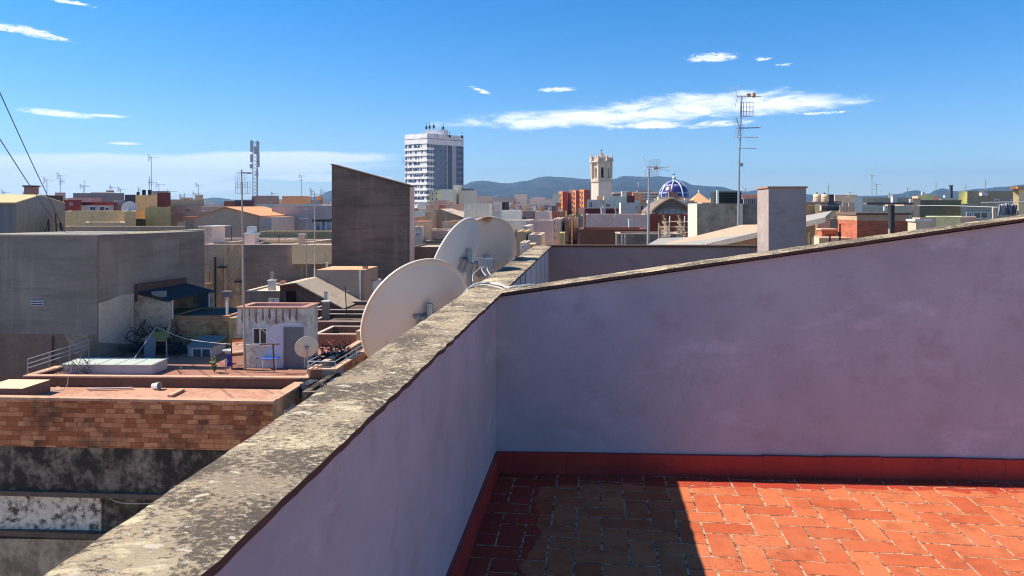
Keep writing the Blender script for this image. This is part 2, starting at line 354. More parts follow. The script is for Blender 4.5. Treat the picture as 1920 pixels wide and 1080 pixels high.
# chimney rising behind the climbing parapet
tch = thing('chimney', 'square plastered chimney with thin cap, sunlit on its left face, behind the climbing parapet', 'chimney', P(1470, 700, 7.6))
A = Vector((PX(1441, 7.5), 7.5, 0)); B = Vector((PX(1513, 7.45), 7.47, 0)); d = D1.to_3d()*.52
mb = MB(); mb.prism([A, B, B+d, A+d], FLZ-.2, PZ(353, 7.5)); part(mb, 'stack', plaster((.37,.29,.255), 'chimney_plaster'), tch)
e1 = Vector((1,0,0))*.012; e2 = D1.to_3d()*.012
mb = MB(); mb.prism([A-e1-e2, B+e1-e2, B+d+e1+e2, A+d-e1+e2], PZ(353, 7.5)+.001, PZ(349.5, 7.5)); part(mb, 'cap', stucco((.33,.2,.16), .4, name='chimney_cap'), tch)
# tiled floor, herringbone
def tilemat():
    m, t, b = base('terracotta_tile', .8, .12)
    at = N(t, 'ShaderNodeAttribute', attribute_name='tone')
    c = MIX(t, at.outputs['Fac'], (.475,.102,.040), (.59,.172,.070))
    c = MIX(t, M(t, 'MULTIPLY', SS(t, nz(t, scale=9, det=6, rough=.65), .45, .7), .55), c, (.30,.07,.035))
    c = MIX(t, M(t, 'MULTIPLY', SS(t, nz(t, scale=2.2, det=4), .5, .7), .3), c, (.60,.22,.11))
    dk = M(t, 'MULTIPLY', SS(t, nz(t, scale=55, det=5, rough=.75), .53, .66), SS(t, nz(t, scale=3.1, det=3), .5, .66))
    c = MIX(t, M(t, 'MULTIPLY', dk, .85), c, (.10,.045,.03))
    g = N(t, 'ShaderNodeNewGeometry'); s_ = N(t, 'ShaderNodeSeparateXYZ'); t.links.new(g.outputs['Position'], s_.inputs[0])
    x, y = s_.outputs[0], s_.outputs[1]
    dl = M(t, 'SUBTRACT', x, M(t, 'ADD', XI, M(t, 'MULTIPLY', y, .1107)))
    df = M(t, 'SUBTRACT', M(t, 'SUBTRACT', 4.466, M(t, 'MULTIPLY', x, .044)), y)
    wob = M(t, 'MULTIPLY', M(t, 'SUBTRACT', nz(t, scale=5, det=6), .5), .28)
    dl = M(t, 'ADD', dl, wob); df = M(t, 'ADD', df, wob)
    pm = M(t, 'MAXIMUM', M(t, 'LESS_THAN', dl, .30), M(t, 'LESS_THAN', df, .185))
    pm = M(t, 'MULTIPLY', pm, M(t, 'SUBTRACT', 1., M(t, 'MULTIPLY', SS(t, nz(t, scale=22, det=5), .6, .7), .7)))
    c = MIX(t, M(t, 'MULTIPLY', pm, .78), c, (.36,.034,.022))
    t.links.new(c, b.inputs['Base Color'])
    bump(t, b, M(t, 'ADD', nz(t, scale=18, det=5), M(t, 'MULTIPLY', nz(t, scale=140, det=2), .3)), .006, .6); return m
def groutmat():
    m, t, b = base('grout', .95, .05)
    c = MIX(t, SS(t, nz(t, scale=26, det=6, rough=.75), .44, .56), (.17,.07,.045), (.50,.39,.26))
    t.links.new(c, b.inputs['Base Color']); bump(t, b, nz(t, scale=90, det=4), .006, .8); return m
wd = .1245; ax = Vector((D1.y, -D1.x, 0)); ay = D1.to_3d(); O = Vector((-.6, -1.2, FLZ))
mb = MB(); top = FLZ+.004
for i in range(-8, 54):
    for j in range(-4, 56):
        k = (i+j) % 4
        if k == 0: u0, v0, u1, v1 = i, j, i+2, j+1
        elif k == 2: u0, v0, u1, v1 = i, j, i+1, j+2
        else: continue
        cc = O+ax*((u0+u1)/2*wd)+ay*((v0+v1)/2*wd)
        if cc.y > 4.55 or cc.x > 4.9 or cc.x < XI-.25+.1107*cc.y or cc.y < -1: continue
        g = [random.uniform(.0012, .0034) for _ in range(4)]; dz = random.uniform(-.0006, .0006)
        q = [(u0*wd+g[0], v0*wd+g[1]), (u1*wd-g[2], v0*wd+g[1]), (u1*wd-g[2], v1*wd-g[3]), (u0*wd+g[0], v1*wd-g[3])]
        mb.col = random.random()
        tl = [random.uniform(-.0006, .0006) for _ in range(4)]
        tp = []; bt = []
        for (u, v), tz in zip(q, tl):
            cu, cv_ = (u0+u1)/2*wd, (v0+v1)/2*wd
            iu, iv = u+(.003 if u < cu else -.003), v+(.003 if v < cv_ else -.003)
            w_ = O+ax*iu+ay*iv; w_.z = top+dz+tz; tp.append(w_)
            w_ = O+ax*u+ay*v; w_.z = FLZ-.002; bt.append(w_)
        mb.poly(tp)
        for a_ in range(4): b2 = (a_+1) % 4; mb.poly([bt[a_], bt[b2], tp[b2], tp[a_]])
mb.k = 1; mb.prism([(-1.5,-2.5,0), (5.2,-2.5,0), (5.2,4.6,0), (-.2,4.6,0), (-.9,0,0)], FLZ-.15, FLZ+.0025)
struct(mb, 'floor', [tilemat(), groutmat()])
# the storeys of our own house under the terrace, and the neighbour's terrace floor
tb = thing('apartment_building', 'tall house the photo is taken from, its terrace ringed by lilac parapets', 'building', (2, 3, 0))
mb = MB(); mb.prism([w1(XCO+.04, -3, 0), (9, -3, 0), (9, YE+.1, 0), w1(XCO+.04, YE+.1, 0)], 0, FLZ-.21); part(mb, 'wall', stucco((.42,.38,.36), name='facade_render'), tb)

# ================================================================ satellite dishes outside the left parapet
def dishmat():
    m, t, b = base('dish_enamel', .42, .45)
    c = MIX(t, SS(t, nz(t, scale=1.6, det=3), .3, .7), (.60,.47,.385), (.66,.54,.46))
    c = MIX(t, M(t, 'MULTIPLY', SS(t, nz(t, (1,1,.6), 7, 6, .7), .60, .74), .6), c, (.40,.24,.12))
    g = N(t, 'ShaderNodeNewGeometry'); vd = N(t, 'ShaderNodeVectorMath', operation='DISTANCE'); t.links.new(g.outputs['Position'], vd.inputs[0]); vd.inputs[1].default_value = tuple(P(914, 407, 7.03)); dd = M(t, 'ADD', vd.outputs['Value'], M(t, 'MULTIPLY', M(t, 'SUBTRACT', nz(t, scale=12, det=5), .5), .16))
    c = MIX(t, M(t, 'MULTIPLY', M(t, 'SUBTRACT', 1., SS(t, dd, .03, .09)), .9), c, (.34,.13,.04)); t.links.new(c, b.inputs['Base Color']); return m
DISH = dishmat()
def dish(label, c, n, Rr, depth, pole_to=None, kind='bracket', group='satellite dishes fixed outside the parapet', mat=None, foot=None):
    n = Vector(n).normalized(); c = Vector(c)
    t = thing('satellite_dish', label, 'satellite dish', c, group)
    prof = [(Rr*i/14, depth*(i/14)**2-depth) for i in range(0, 15)]
    prof += [(Rr*1.012, .002), (Rr*1.012, -.012), (Rr*.995, -.016)]
    back = [(Rr*i/14*.995, depth*(i/14)**2-depth-.016) for i in range(14, -1, -1)]
    mb = MB(); mb.lathe(c, prof+back, 64, n); part(mb, 'reflector', mat or DISH, t, True)
    up = (Vector((0,0,1))-n*n.z).normalized(); sd = n.cross(up)
    bk = c-n*(depth+.02)
    s = Rr/.45
    mb = MB(); mb.obox(bk-sd*.06*s-up*.07*s-n*.05*s, sd*.12*s, up*.14*s, n*.05*s); mb.obox(bk-sd*.1*s+up*.045*s-n*.03*s, sd*.2*s, up*.025*s, n*.04*s)
    mb.obox(bk-sd*.035*s-up*.05*s-n*.11*s, sd*.07*s, up*.1*s, n*.07*s); part(mb, 'mount', STEEL, t)
    mb = MB(); lo = c-up*Rr*.93; tip = c+n*Rr*.72-up*Rr*.55
    mb.tube(lo, tip, .011*s, 6); part(mb, 'feed_arm', STEEL, t)
    mb = MB(); hd = (c-tip).normalized(); mb.tube(tip-hd*.05*s, tip+hd*.09*s, .028*s, 10); mb.tube(tip+hd*.09*s, tip+hd*.12*s, .036*s, 10); part(mb, 'receiver_head', WHITE, t)
    p0 = bk-n*.08*s
    mb = MB()
    if foot is not None: mb.tube((p0.x, p0.y, p0.z+.12*s), (p0.x, p0.y, foot), .022*s, 8)
    if pole_to is not None: mb.tube((p0.x, p0.y, pole_to[2]), pole_to, .022, 8); mb.tube((p0.x, p0.y, p0.z+.15), (p0.x, p0.y, pole_to[2]-.02), .022, 8)
    part(mb, 'pole', STEEL, t); return t
c1_ = P(781, 592, 4.9)
dish('large cream satellite dish nearest along the coping, seen from behind', c1_, (-.60,.72,.32), .40, .075, pole_to=(w1(XCO+.05, 5.0, 0).x, 5.0, c1_.z-.30))
c2_ = P(852, 488, 6.1)
dish('middle satellite dish turned edge-on with bright sunlit left rim and bluish back', c2_, (-.86,.36,.36), .37, .06, pole_to=(w1(XCO+.05, 6.0, 0).x, 6.0, c2_.z-.30), mat=plain((.66,.62,.58), .4, name='white_enamel'))
c3_ = P(892, 492, 7.2)
d3 = dish('farthest large dish by the coping, grey mount and looped cables on its back', c3_, (-.62,.66,.42), .485, .075, pole_to=(w1(XCO+.05, 7.1, 0).x, 7.1, c3_.z-.28))
mb = MB(); q = P(907, 500, 6.75)
mb.obox(q+Vector((-.05,0,-.02)), (.13,0,0), (0,.12,0), (0,0,.09)); mb.obox(q+Vector((0.0,.02,-.10)), (.1,0,0), (0,.1,0), (0,0,.09)); mb.obox(q+Vector((-.08,.03,.05)), (.08,0,0), (0,.05,0), (0,0,.03)); part(mb, 'switch_box', STEEL, d3)
def bez(pts, n=14):                                            # smooth curve through points
    pts = [Vector(p) for p in pts]; out = []
    for i in range(len(pts)-1):
        p0 = pts[max(i-1, 0)]; p1 = pts[i]; p2 = pts[i+1]; p3 = pts[min(i+2, len(pts)-1)]
        for k in range(n):
            t_ = k/n; out.append(.5*((2*p1)+(p2-p0)*t_+(2*p0-5*p1+4*p2-p3)*t_*t_+(3*p1-p0-3*p2+p3)*t_**3))
    return out+[pts[-1]]
g = 'white aerial cables looping from the dishes over the coping'
labs = ['outermost white cable looping from the far dish mount down to the coping edge', 'inner white cable looping from the far dish mount behind the coping', 'shortest white cable hanging beside the grey mount of the far dish']
for i, (e0, e1_, sag) in enumerate((((903,500), (893,545), -12), ((908,500), (915,521), -8), ((914,502), (922,519), -4))):
    m_ = P((e0[0]+e1_[0])/2+sag, (e0[1]+e1_[1])/2-4, 6.55)
    mb = MB(); mb.path(bez([P(*e0, 6.7), m_, P(*e1_, 6.2 if i == 0 else 6.4)]), .0045, 5); solo(mb, 'cable', CABLE, labs[i], 'cable', m_, g)
zz = ZC+.008
def cp(u, Y, dz=0): return w1(XCI+(XCO-XCI)*u, Y, zz+dz)
for i, (yy, lab) in enumerate(((4.75, 'white cable bundle lying over the coping where the cross parapet meets it'), (4.62, 'thin white cable slack over the coping beside the thicker bundle'))):
    mb = MB()
    for k in range(2 if i == 0 else 1):
        mb.path(bez([cp(1.25, yy-.1, -.1), cp(1.02, yy-.03+.02*k), cp(.6, yy+.1+.03*k, .004), cp(.2, yy+.02*k, .003), cp(-.05, yy-.12-.02*k, .002), w2(.10+.03*k, .1, z2(.1)+.012), w2(.2+.03*k, .12, z2(.2)+.008)]), .0055 if i == 0 else .003, 5)
    solo(mb, 'cable', CABLE, lab, 'cable', cp(.5, yy), g)
# ================================================================ building kit
FD = Vector((1, -.03, 0)).normalized()
SIL = []                                                      # how high each block stands in the view: (distance, left, right, top)
BOXES = []                                                    # footprints already taken: (x0, x1, y0, y1)
class Blk:
    def __init__(s, px0, px1, py, Y, dep, zt=None, radial=False):
        s.A = Vector((PX(px0, Y), Y, 0)); k = (px1-960)/1400; t_ = (k*Y-s.A.x)/(FD.x-k*FD.y)
        s.B = s.A+FD*t_; s.dep = dep; d_ = (s.B.normalized() if radial else D1.to_3d())*dep; s.C = s.B+d_; s.D = s.A+d_; s.w = t_
        s.zt = PZ(py, Y) if zt is None else zt
        s.nf = Vector((FD.y, -FD.x, 0)).normalized(); s.nl = Vector((-D1.y, D1.x, 0)); s.nr = -s.nl
        xs = [p.x for p in (s.A, s.B, s.C, s.D)]; ys = [p.y for p in (s.A, s.B, s.C, s.D)]
        s.bb = (min(xs), max(xs), min(ys), max(ys))
    def fp(s): return [s.A, s.B, s.C, s.D]
    def F(s, px, py):                                          # point of the front plane seen at this direction
        k = (px-960)/1400; t_ = (k*s.A.y-s.A.x)/(FD.x-k*FD.y); p = s.A+FD*t_
        return Vector((p.x, p.y, PZ(py, p.y)))
def opening(t, c, a, wd_, h, n, pane=None, frame=None, fw=.05, name='window', mull=1, sill=True, label=None):
    """c lower left corner on the wall, a unit vector to its right, n outward"""
    c = Vector(c); up = Vector((0,0,1)); mb = MB()
    o = c-n*.01
    mb.obox(o, a*wd_, up*fw, n*.06); mb.obox(o+up*(h-fw), a*wd_, up*fw, n*.06)
    mb.obox(o+up*fw, a*fw, up*(h-2*fw), n*.06); mb.obox(o+a*(wd_-fw)+up*fw, a*fw, up*(h-2*fw), n*.06)
    for k in range(1, mull+1): mb.obox(o+a*(wd_*k/(mull+1)-fw/2)+up*fw, a*fw, up*(h-2*fw), n*.055)
    if sill: mb.obox(c-a*.06-up*.06-n*.01, a*(wd_+.12), up*.055, n*.13)
    f = part(mb, name, frame or WHITE, t)
    if label: f['label'] = label
    mb = MB(); mb.obox(c+a*fw*.8+up*fw*.8-n*.005, a*(wd_-1.6*fw), up*(h-1.6*fw), n*.025); part(mb, 'pane', pane or glass(), f); return f
def fwin(t, b, x0, x1, y0, y1, **k):
    p = b.F(x0, y1); q = b.F(x1, y0); return opening(t, p, FD, (q-p).dot(FD), q.z-p.z, b.nf, **k)
def ring(mb, b, z0, z1, th=.22, out=0.):
    o = [b.A+(-FD*out-D1.to_3d()*out), b.B+(FD*out-D1.to_3d()*out), b.C+(FD*out+D1.to_3d()*out), b.D+(-FD*out+D1.to_3d()*out)]
    i_ = [b.A+(FD+D1.to_3d())*th, b.B+(-FD+D1.to_3d())*th, b.C+(-FD-D1.to_3d())*th, b.D+(FD-D1.to_3d())*th]
    for k in range(4):
        k2 = (k+1) % 4; mb.prism([o[k], o[k2], i_[k2], i_[k]], z0, z1)
def house(label, px0, px1, py, Y, dep, wall, roof=None, par=.35, zb=0., cap=None, cat='building', name='building', group=None, zt=None, th=.22, capout=.04, capth=.05, radial=False):
    b = Blk(px0, px1, py, Y, dep, zt, radial); SIL.append((Y, min(b.A.x/b.A.y, b.D.x/b.D.y)*1400+960, max(b.B.x/b.B.y, b.C.x/b.C.y)*1400+960, 385-(b.zt-EYE)/Y*1400)); BOXES.append(b.bb); zt_ = b.zt-(capth if cap else 0)
    t = thing(name, label, cat, ((b.A.x+b.C.x)/2, (b.A.y+b.C.y)/2, zb), group); t_ = t
    mb = MB(); mb.prism(b.fp(), zb, zt_-par, cap=False)
    if par > 0: ring(mb, b, zt_-par, zt_, th)
    part(mb, 'wall', wall, t)
    mb = MB(); q = b.fp(); mb.poly([Vector((p.x, p.y, zt_-par+(.004 if par > 0 else 0))) for p in q]); part(mb, 'roof', roof or ROOFGREY, t)
    if cap: mb = MB(); ring(mb, b, zt_+.001, b.zt, th+.03, capout); part(mb, 'coping', cap, t)
    return t, b
def stack(t, c, w_, h, mat, cap=None, name='chimney', cw=.06):
    mb = MB(); c = Vector(c); mb.obox(c-Vector((w_/2, w_/2, 0)), (w_,0,0), (0,w_,0), (0,0,h)); ch = part(mb, name, mat, t)
    if cap: mb = MB(); mb.obox(c+Vector((-w_/2-cw, -w_/2-cw, h+.001)), (w_+2*cw,0,0), (0,w_+2*cw,0), (0,0,.06)); part(mb, 'cap', cap, ch)
    return ch
def chimney(label, px, py0, py1, Y, wpx, mat, cap=None, group=None, name='chimney'):
    w_ = wpx/1400*Y; c = P(px, py0, Y); h = PZ(py1, Y)-c.z
    t = thing(name, label, 'chimney', c, group); mb = MB(); mb.obox(c-Vector((w_/2, w_/2, 0)), (w_,0,0), (0,w_,0), (0,0,h)); part(mb, 'stack', mat, t)
    if cap: mb = MB(); mb.obox(c+Vector((-w_*.62, -w_*.62, h+.001)), (w_*1.24,0,0), (0,w_*1.24,0), (0,0,w_*.16)); part(mb, 'cap', cap, t)
    return t
def sheet(mb, pts, th=.06):                                    # a slab with thickness from a top outline
    pts = [Vector(p) for p in pts]; n = (pts[1]-pts[0]).cross(pts[2]-pts[0]).normalized()
    if n.z < 0: pts.reverse(); n = -n
    lo = [p-n*th for p in pts]; mb.poly(pts); mb.poly(lo[::-1])
    for i in range(len(pts)): j = (i+1) % len(pts); mb.poly([lo[i], lo[j], pts[j], pts[i]])
# ---- aerials
def yagi(t, c, L, n_, d, s=.45, name='yagi_antenna', mat=None, r=.008, vert=False, refl=True):
    c = Vector(c); d = Vector(d).normalized(); side = Vector((0,0,1)) if vert else d.cross(Vector((0,0,1))).normalized()
    mb = MB(); mb.tube(c-d*L*.25, c+d*L*.75, r*1.3, 5)
    for k in range(n_): p = c+d*L*(-.2+.93*k/(n_-1)); h = s*(1-.35*k/n_)/2; mb.tube(p-side*h, p+side*h, r*.8, 4)
    if refl:
        up = side.cross(d)
        for sg in (1, -1):
            for k in range(5): p = c-d*L*.22+(up*sg*.8-d*.25)*(.06+.09*k); mb.tube(p-side*s*.6, p+side*s*.6, r*.7, 4)
            mb.tube(c-d*L*.22, c-d*L*.22+(up*sg*.8-d*.25)*.45, r, 4)
    return part(mb, name, mat or ALU, t)
def panel(t, c, w_, h, nx=4, nzz=5, d=(1,0,0), r=.008, name='grid_antenna', mat=None):
    c = Vector(c); d = Vector(d).normalized(); up = Vector((0,0,1)); mb = MB()
    for k in range(nzz): z = -h/2+h*k/(nzz-1); mb.tube(c-d*w_/2+up*z, c+d*w_/2+up*z, r, 4)
    for k in range(nx): x = -w_/2+w_*k/(nx-1); mb.tube(c+d*x-up*h/2, c+d*x+up*h/2, r, 4)
    return part(mb, name, mat or ALU, t)
AG = 'television aerials on the rooftops'
def aerial(label, px, py0, py1, Y, kind='y', r=None, s=1., ang=0., mat=None, group=AG, lean=0.):
    c = P(px, py0, Y); top = P(px+lean, py1, Y); k_ = max(1, Y/60.)
    t = thing('aerial_mast', label, 'aerial', c, group); r = r or max(.018, .00033*Y)
    mb = MB(); mb.tube(c, top, r*1.15, 6, r); part(mb, 'mast', mat or STEEL, t)
    d = Vector((math.cos(ang), math.sin(ang)*.4, 0)); rr = max(.007, .00022*Y)
    up = Vector((0,0,1)); H = (top-c).length; dn = (c-top).normalized()
    if 'y' in kind: yagi(t, top+dn*.1, 1.0*s, 8, d, .42*s, r=rr)
    if 'v' in kind: yagi(t, top+dn*min(.9, H*.4), .8*s, 5, -d, .7*s, r=rr, refl=False)
    if 'w' in kind: yagi(t, top+dn*min(.7, H*.4), .6*s, 4, d, .8*s, r=rr, vert=True, refl=False)
    if 'g' in kind: panel(t, top+dn*(.45*s), .9*s, .8*s, 5, 5, d, rr)
    if 'T' in kind: mb = MB(); mb.tube(top-Vector((.55*s,0,0)), top+Vector((.55*s,0,0)), rr*1.2, 5); part(mb, 'crossbar', mat or STEEL, t)
    if 'o' in kind:
        mb = MB(); 
        for q in range(10): a = 2*math.pi*q/10; a2 = a+2*math.pi/10; mb.tube(top+dn*.3+Vector((math.cos(a), math.sin(a), 0))*.25*s, top+dn*.3+Vector((math.cos(a2), math.sin(a2), 0))*.25*s, rr, 4)
        mb.tube(top+dn*.3-Vector((.25*s,0,0)), top+dn*.3+Vector((.25*s,0,0)), rr, 4); part(mb, 'ring_antenna', ALU, t)
    return t
# ================================================================ lower left: brick-walled roof
S = stucco
BRICK1 = brick((.44,.135,.05), (.66,.27,.12), (.20,.10,.07), .44, .178, .012, .7, 'hollow_brick')
BRICK2 = brick((.56,.34,.15), (.46,.21,.11), (.48,.38,.22), .45, .16, .03, .6, 'old_brick')
BRICK3 = brick((.55,.17,.09), (.46,.13,.07), (.30,.16,.12), .29, .07, .008, .3, 'red_brick')
GRIME = S((.26,.235,.21), .95, (.022,.021,.02), 1.1, thr=.43, name='grimy_render')
PEEL = S((.62,.62,.60), .97, (.05,.052,.048), 2.3, thr=.50, streak=.1, name='peeling_render')
STREAK = S((.36,.34,.29), .8, (.10,.09,.075), .9, thr=.47, name='streaked_render')
b1 = Blk(-90, 512, 747.5, 28, 3.4); b1.A = Vector((PX(-90, 28.3), 28.35, 0)); b1.D = b1.A+D1.to_3d()*3.05
zt1 = b1.zt; BOXES.append(b1.bb)
t = thing('building', 'brick-walled building at lower left with sunlit terracotta roof and grimy render below', 'building', (-15, 29.5, 0))
zbk = PZ(840, 28); th = .3; d3_ = D1.to_3d()
A_, B_, C_, D_ = b1.A, b1.B, b1.B+d3_*3.02, b1.D
mb = MB(); mb.prism([A_, B_, B_+d3_*th, A_+d3_*th], zbk, zt1-.09); part(mb, 'brick_wall', BRICK1, t)
mb = MB(); mb.prism([A_, B_, B_+d3_*th, A_+d3_*th], zt1-.089, zt1); mb.v = [v-Vector((0,.03,0)) if i%8 in (0,1,4,5) else v for i, v in enumerate(mb.v)]
mb.prism([B_-FD*.42+d3_*.302, B_+FD*.04+d3_*.302, C_+FD*.04, C_-FD*.42], zt1-.089, zt1+.004); part(mb, 'coping', S((.46,.32,.25), .6, (.12,.07,.05), 2., name='terracotta_coping'), t)
mb = MB(); mb.prism([B_-FD*.4+d3_*.302, B_+d3_*.302, C_, C_-FD*.4], zt1-9, zt1-.092); mb.prism([B_-FD*.012+d3_*.02, B_+FD*.012+d3_*.02, B_+FD*.012+d3_*.3, B_-FD*.012+d3_*.3], zt1-9, zt1-.095); part(mb, 'side_wall', S((.42,.38,.30), .7, (.10,.09,.08), 1.4, thr=.47, name='mouldy_render'), t)
mb = MB(); z_ = zt1-.32; mb.prism([A_+d3_*.302, B_-FD*.402+d3_*.302, C_-FD*.402, D_], z_-.1, z_); part(mb, 'roof', S((.44,.285,.235), .6, (.2,.11,.08), .9, thr=.48, name='terracotta_roof'), t)
mb = MB(); mb.prism([A_+d3_*.06, B_+d3_*.06-FD*.02, B_+d3_*3-FD*.02, D_], PZ(925, 28), zbk-.001); part(mb, 'render_wall', GRIME, t)
mb = MB(); fz = lambda y: PZ(y, 28)
mb.prism([A_-d3_*.05, B_-d3_*.05-FD*2, B_+d3_*.3-FD*2, A_+d3_*.3], fz(933), fz(924)); mb.prism([A_+d3_*.04, B_+d3_*.04-FD*5.6, B_+d3_*.3-FD*5.6, A_+d3_*.3], fz(1010), fz(1000)-.001)
part(mb, 'ledge', S((.12,.10,.09), .6, (.03,.03,.03), 1.2, name='dark_ledge'), t)
mb = MB(); p0, p1 = b1.F(-80, 1000), b1.F(185, 933.5); mb.obox(p0+d3_*.10, FD*((p1-p0).dot(FD)), Vector((0,0,p1.z-p0.z)), d3_*.3); part(mb, 'peeling_panel', PEEL, t)
mb = MB(); p0, p1 = b1.F(185.5, 1010), b1.F(420, 933.5); mb.obox(p0+d3_*.16, FD*((p1-p0).dot(FD)), Vector((0,0,p1.z-p0.z)), d3_*.3); part(mb, 'recess', GRIME, t)
mb = MB(); p0 = b1.F(-80, 1010.5); mb.obox(Vector((p0.x, p0.y, 0))+d3_*.07, FD*9.2, Vector((0,0,p0.z)), d3_*2.5); part(mb, 'lower_wall', STREAK, t)
for x0, x1 in ((525, 541),):
    p = B_+d3_*.95+FD*.012; opening(t, Vector((p.x, p.y, zt1-1.35)), d3_, .95, .75, FD, fw=.07, mull=2, pane=S((.35,.35,.34), .3, name='louvre'), sill=False)
mb = MB(); mb.path(bez([b1.F(135, 924)-d3_*.08, b1.F(170, 921)-d3_*.09, b1.F(200, 930)-d3_*.08, b1.F(232, 942)-d3_*.06, b1.F(300, 943)-d3_*.05]), .018, 5); solo(mb, 'cable', CABLE, 'loose pale cable sagging across the grimy lower wall', 'cable', b1.F(135, 924))
# things lying on that roof
zr = z_
def on(px, py, z): Y = (EYE-z)*1400/(py-385); return Vector((PX(px, Y), Y, z))
mb = MB(); a, b_ = on(162, 731, zr+.05), on(247, 729, zr+.05); mb.obox(a, b_-a, (0,.12,0), (0,0,.05)); solo(mb, 'plank', plain((.5,.4,.38), .7, name='old_wood'), 'long pale plank lying on the terracotta roof', 'plank', a)
mb = MB(); a, b_ = on(314, 745, zr+.01), on(338, 733, zr+.01); mb.obox(a, b_-a, (.18,0,0), (0,0,.10)); solo(mb, 'roof_curb', S((.55,.36,.28), .3, name='curb'), 'short raised curb casting a shadow across the terracotta roof', 'curb', a)
a = on(284, 731.5, zr); t = thing('bucket', 'pale grey plastic bucket lying on its side on the terracotta roof', 'bucket', a); mb = MB(); mb.lathe(a+Vector((0,.1,.14)), [(.0,0),(.11,0),(.15,.28),(.165,.28),(.165,.31),(.14,.31),(.10,.01)], 18, (1,-.15,.08)); part(mb, 'body', plain((.5,.5,.5), .6, name='grey_plastic'), t, True)
mb = MB(); mb.tube(a+Vector((.3,.1,.02)), a+Vector((.32,.12,.3)), .012); part(mb, 'handle', STEEL, t)
mb = MB(); c = on(105, 733, zr); mb.path(bez([c+Vector((-.2,0,.02)), c+Vector((0,.1,.16)), c+Vector((.25,.05,.05)), c+Vector((.1,.0,.02)), c+Vector((-.15,-.1,.03)), c+Vector((.2,.3,.05)), c+Vector((.3,.34,.5))]), .012); solo(mb, 'rope', CABLE, 'tangled white rope by the dark wall of the terracotta roof', 'rope', c)
t, b = house('low dark block with pale slab top at the left edge of the terracotta roof', -40, 42, 722, 28.9, 1.5, S((.16,.12,.11), .5, name='dark_render'), S((.62,.56,.42), .3, name='pale_slab'), par=0, zb=0, zt=PZ(728, 28.9), cat='block', name='roof_block')
# ================================================================ the terrace behind it
TZ = EYE-7.27
TERR = S((.26,.145,.12), .35, (.15,.07,.05), .8, name='red_terrace_floor'); CAPO = S((.46,.35,.285), .3, (.3,.15,.1), 2., name='orange_tile_coping')
DKW = S((.12,.08,.07), .6, (.05,.035,.03), 1.2, name='dark_brown_render')
b2 = Blk(45, 578, 704, 31.2, 11.5); BOXES.append(b2.bb)
t = thing('building', 'building whose red terrace holds the white hut, chair and table', 'building', (-14, 36, 0))
mb = MB(); mb.prism([b2.A+d3_*.25, b2.B+d3_*.25, b2.C, b2.D], 0, TZ); part(mb, 'terrace', TERR, t)
mb = MB(); mb.prism([b2.A, b2.B, b2.B+d3_*.249, b2.A+d3_*.249], 0, b2.zt-.06); mb.prism([b2.A+d3_*.25-FD*.01, b2.A+d3_*.25+FD*.3, b2.A+d3_*4+FD*.3, b2.A+d3_*4-FD*.01], TZ-1, b2.zt-.06)
mb.prism([b2.B+d3_*.25-FD*.25, b2.B+d3_*.25+FD*.01, b2.B+d3_*2+FD*.01, b2.B+d3_*2-FD*.25], TZ-1, b2.zt-.06); part(mb, 'parapet', DKW, t)
mb = MB(); mb.prism([b2.A-d3_*.03-FD*.03, b2.B-d3_*.03, b2.B+d3_*.24, b2.A+d3_*.24-FD*.03], b2.zt-.059, b2.zt); mb.prism([b2.A+d3_*.241-FD*.04, b2.A+d3_*.241+FD*.33, b2.A+d3_*4+FD*.33, b2.A+d3_*4-FD*.04], b2.zt-.059, b2.zt+.003)
mb.prism([b2.B+d3_*.25-FD*.27, b2.B+d3_*.25+FD*.03, b2.B+d3_*2+FD*.03, b2.B+d3_*2-FD*.27], b2.zt-.058, b2.zt+.003); part(mb, 'coping', CAPO, t)
# hut on the terrace
HUTW = S((.46,.54,.62), .65, (.10,.09,.085), 1.3, thr=.50, name='stained_white_render')
t, bh = house('small white stained hut with grey door and red sunken roof on the terrace', 445, 572, 575.5, 33.4, 1.55, HUTW, S((.30,.085,.06), .4, name='red_roof'), par=.3, zb=TZ, cap=S((.34,.22,.19), .4, (.2,.08,.06), 2, name='pink_coping'), cat='hut', name='rooftop_hut', capout=.07)
mb = MB()
pts = [bh.F(500, 690), bh.F(572, 690), bh.F(572, 612), bh.F(560, 606), bh.F(540, 604), bh.F(515, 608), bh.F(503, 614), bh.F(500, 625)]
n_ = bh.nf; lo = pts; hi = [p+n_*.012 for p in pts]; mb.poly(hi)
for i in range(len(pts)): j = (i+1) % len(pts); mb.poly([lo[i], lo[j], hi[j], hi[i]])
part(mb, 'whitewash_patch', plain((.62,.60,.68), .8, name='whitewash'), t)
fwin(t, bh, 474, 502, 614, 646, fw=.06, pane=glass((.02,.02,.025)))
dr = fwin(t, bh, 532, 570, 613, 691, name='door', mull=0, sill=False, pane=plain((.16,.165,.185), .5, name='grey_door'), frame=plain((.2,.2,.22), .5, name='grey_frame'), fw=.06)
mb = MB(); q = bh.F(566, 655)+n_*.06; mb.obox(q, FD*.03, (0,0,.14), n_*.05); part(mb, 'handle', STEEL, dr)
mb = MB()
for k in range(9):                                             # run-off marks under the roof lip, each a shallow drip of mould
    q = bh.F(455+k*12.6, 578)+n_*.004; wq = .025+.03*random.random(); h_ = .4+.45*random.random(); up_ = Vector((0,0,1)); o1 = [q-FD*wq*.6, q+FD*wq*.6, q+FD*wq-up_*h_*.4, q+FD*wq*1.5-up_*h_*.75, q+FD*wq*.4-up_*h_, q-FD*wq*.5-up_*h_*.9, q-FD*wq*1.4-up_*h_*.7, q-FD*wq*.8-up_*h_*.35]
    mb.poly(o1[::-1]); 
part(mb, 'drip_stain', S((.15,.13,.12), .5, (.08,.07,.06), 3, name='mould'), t)
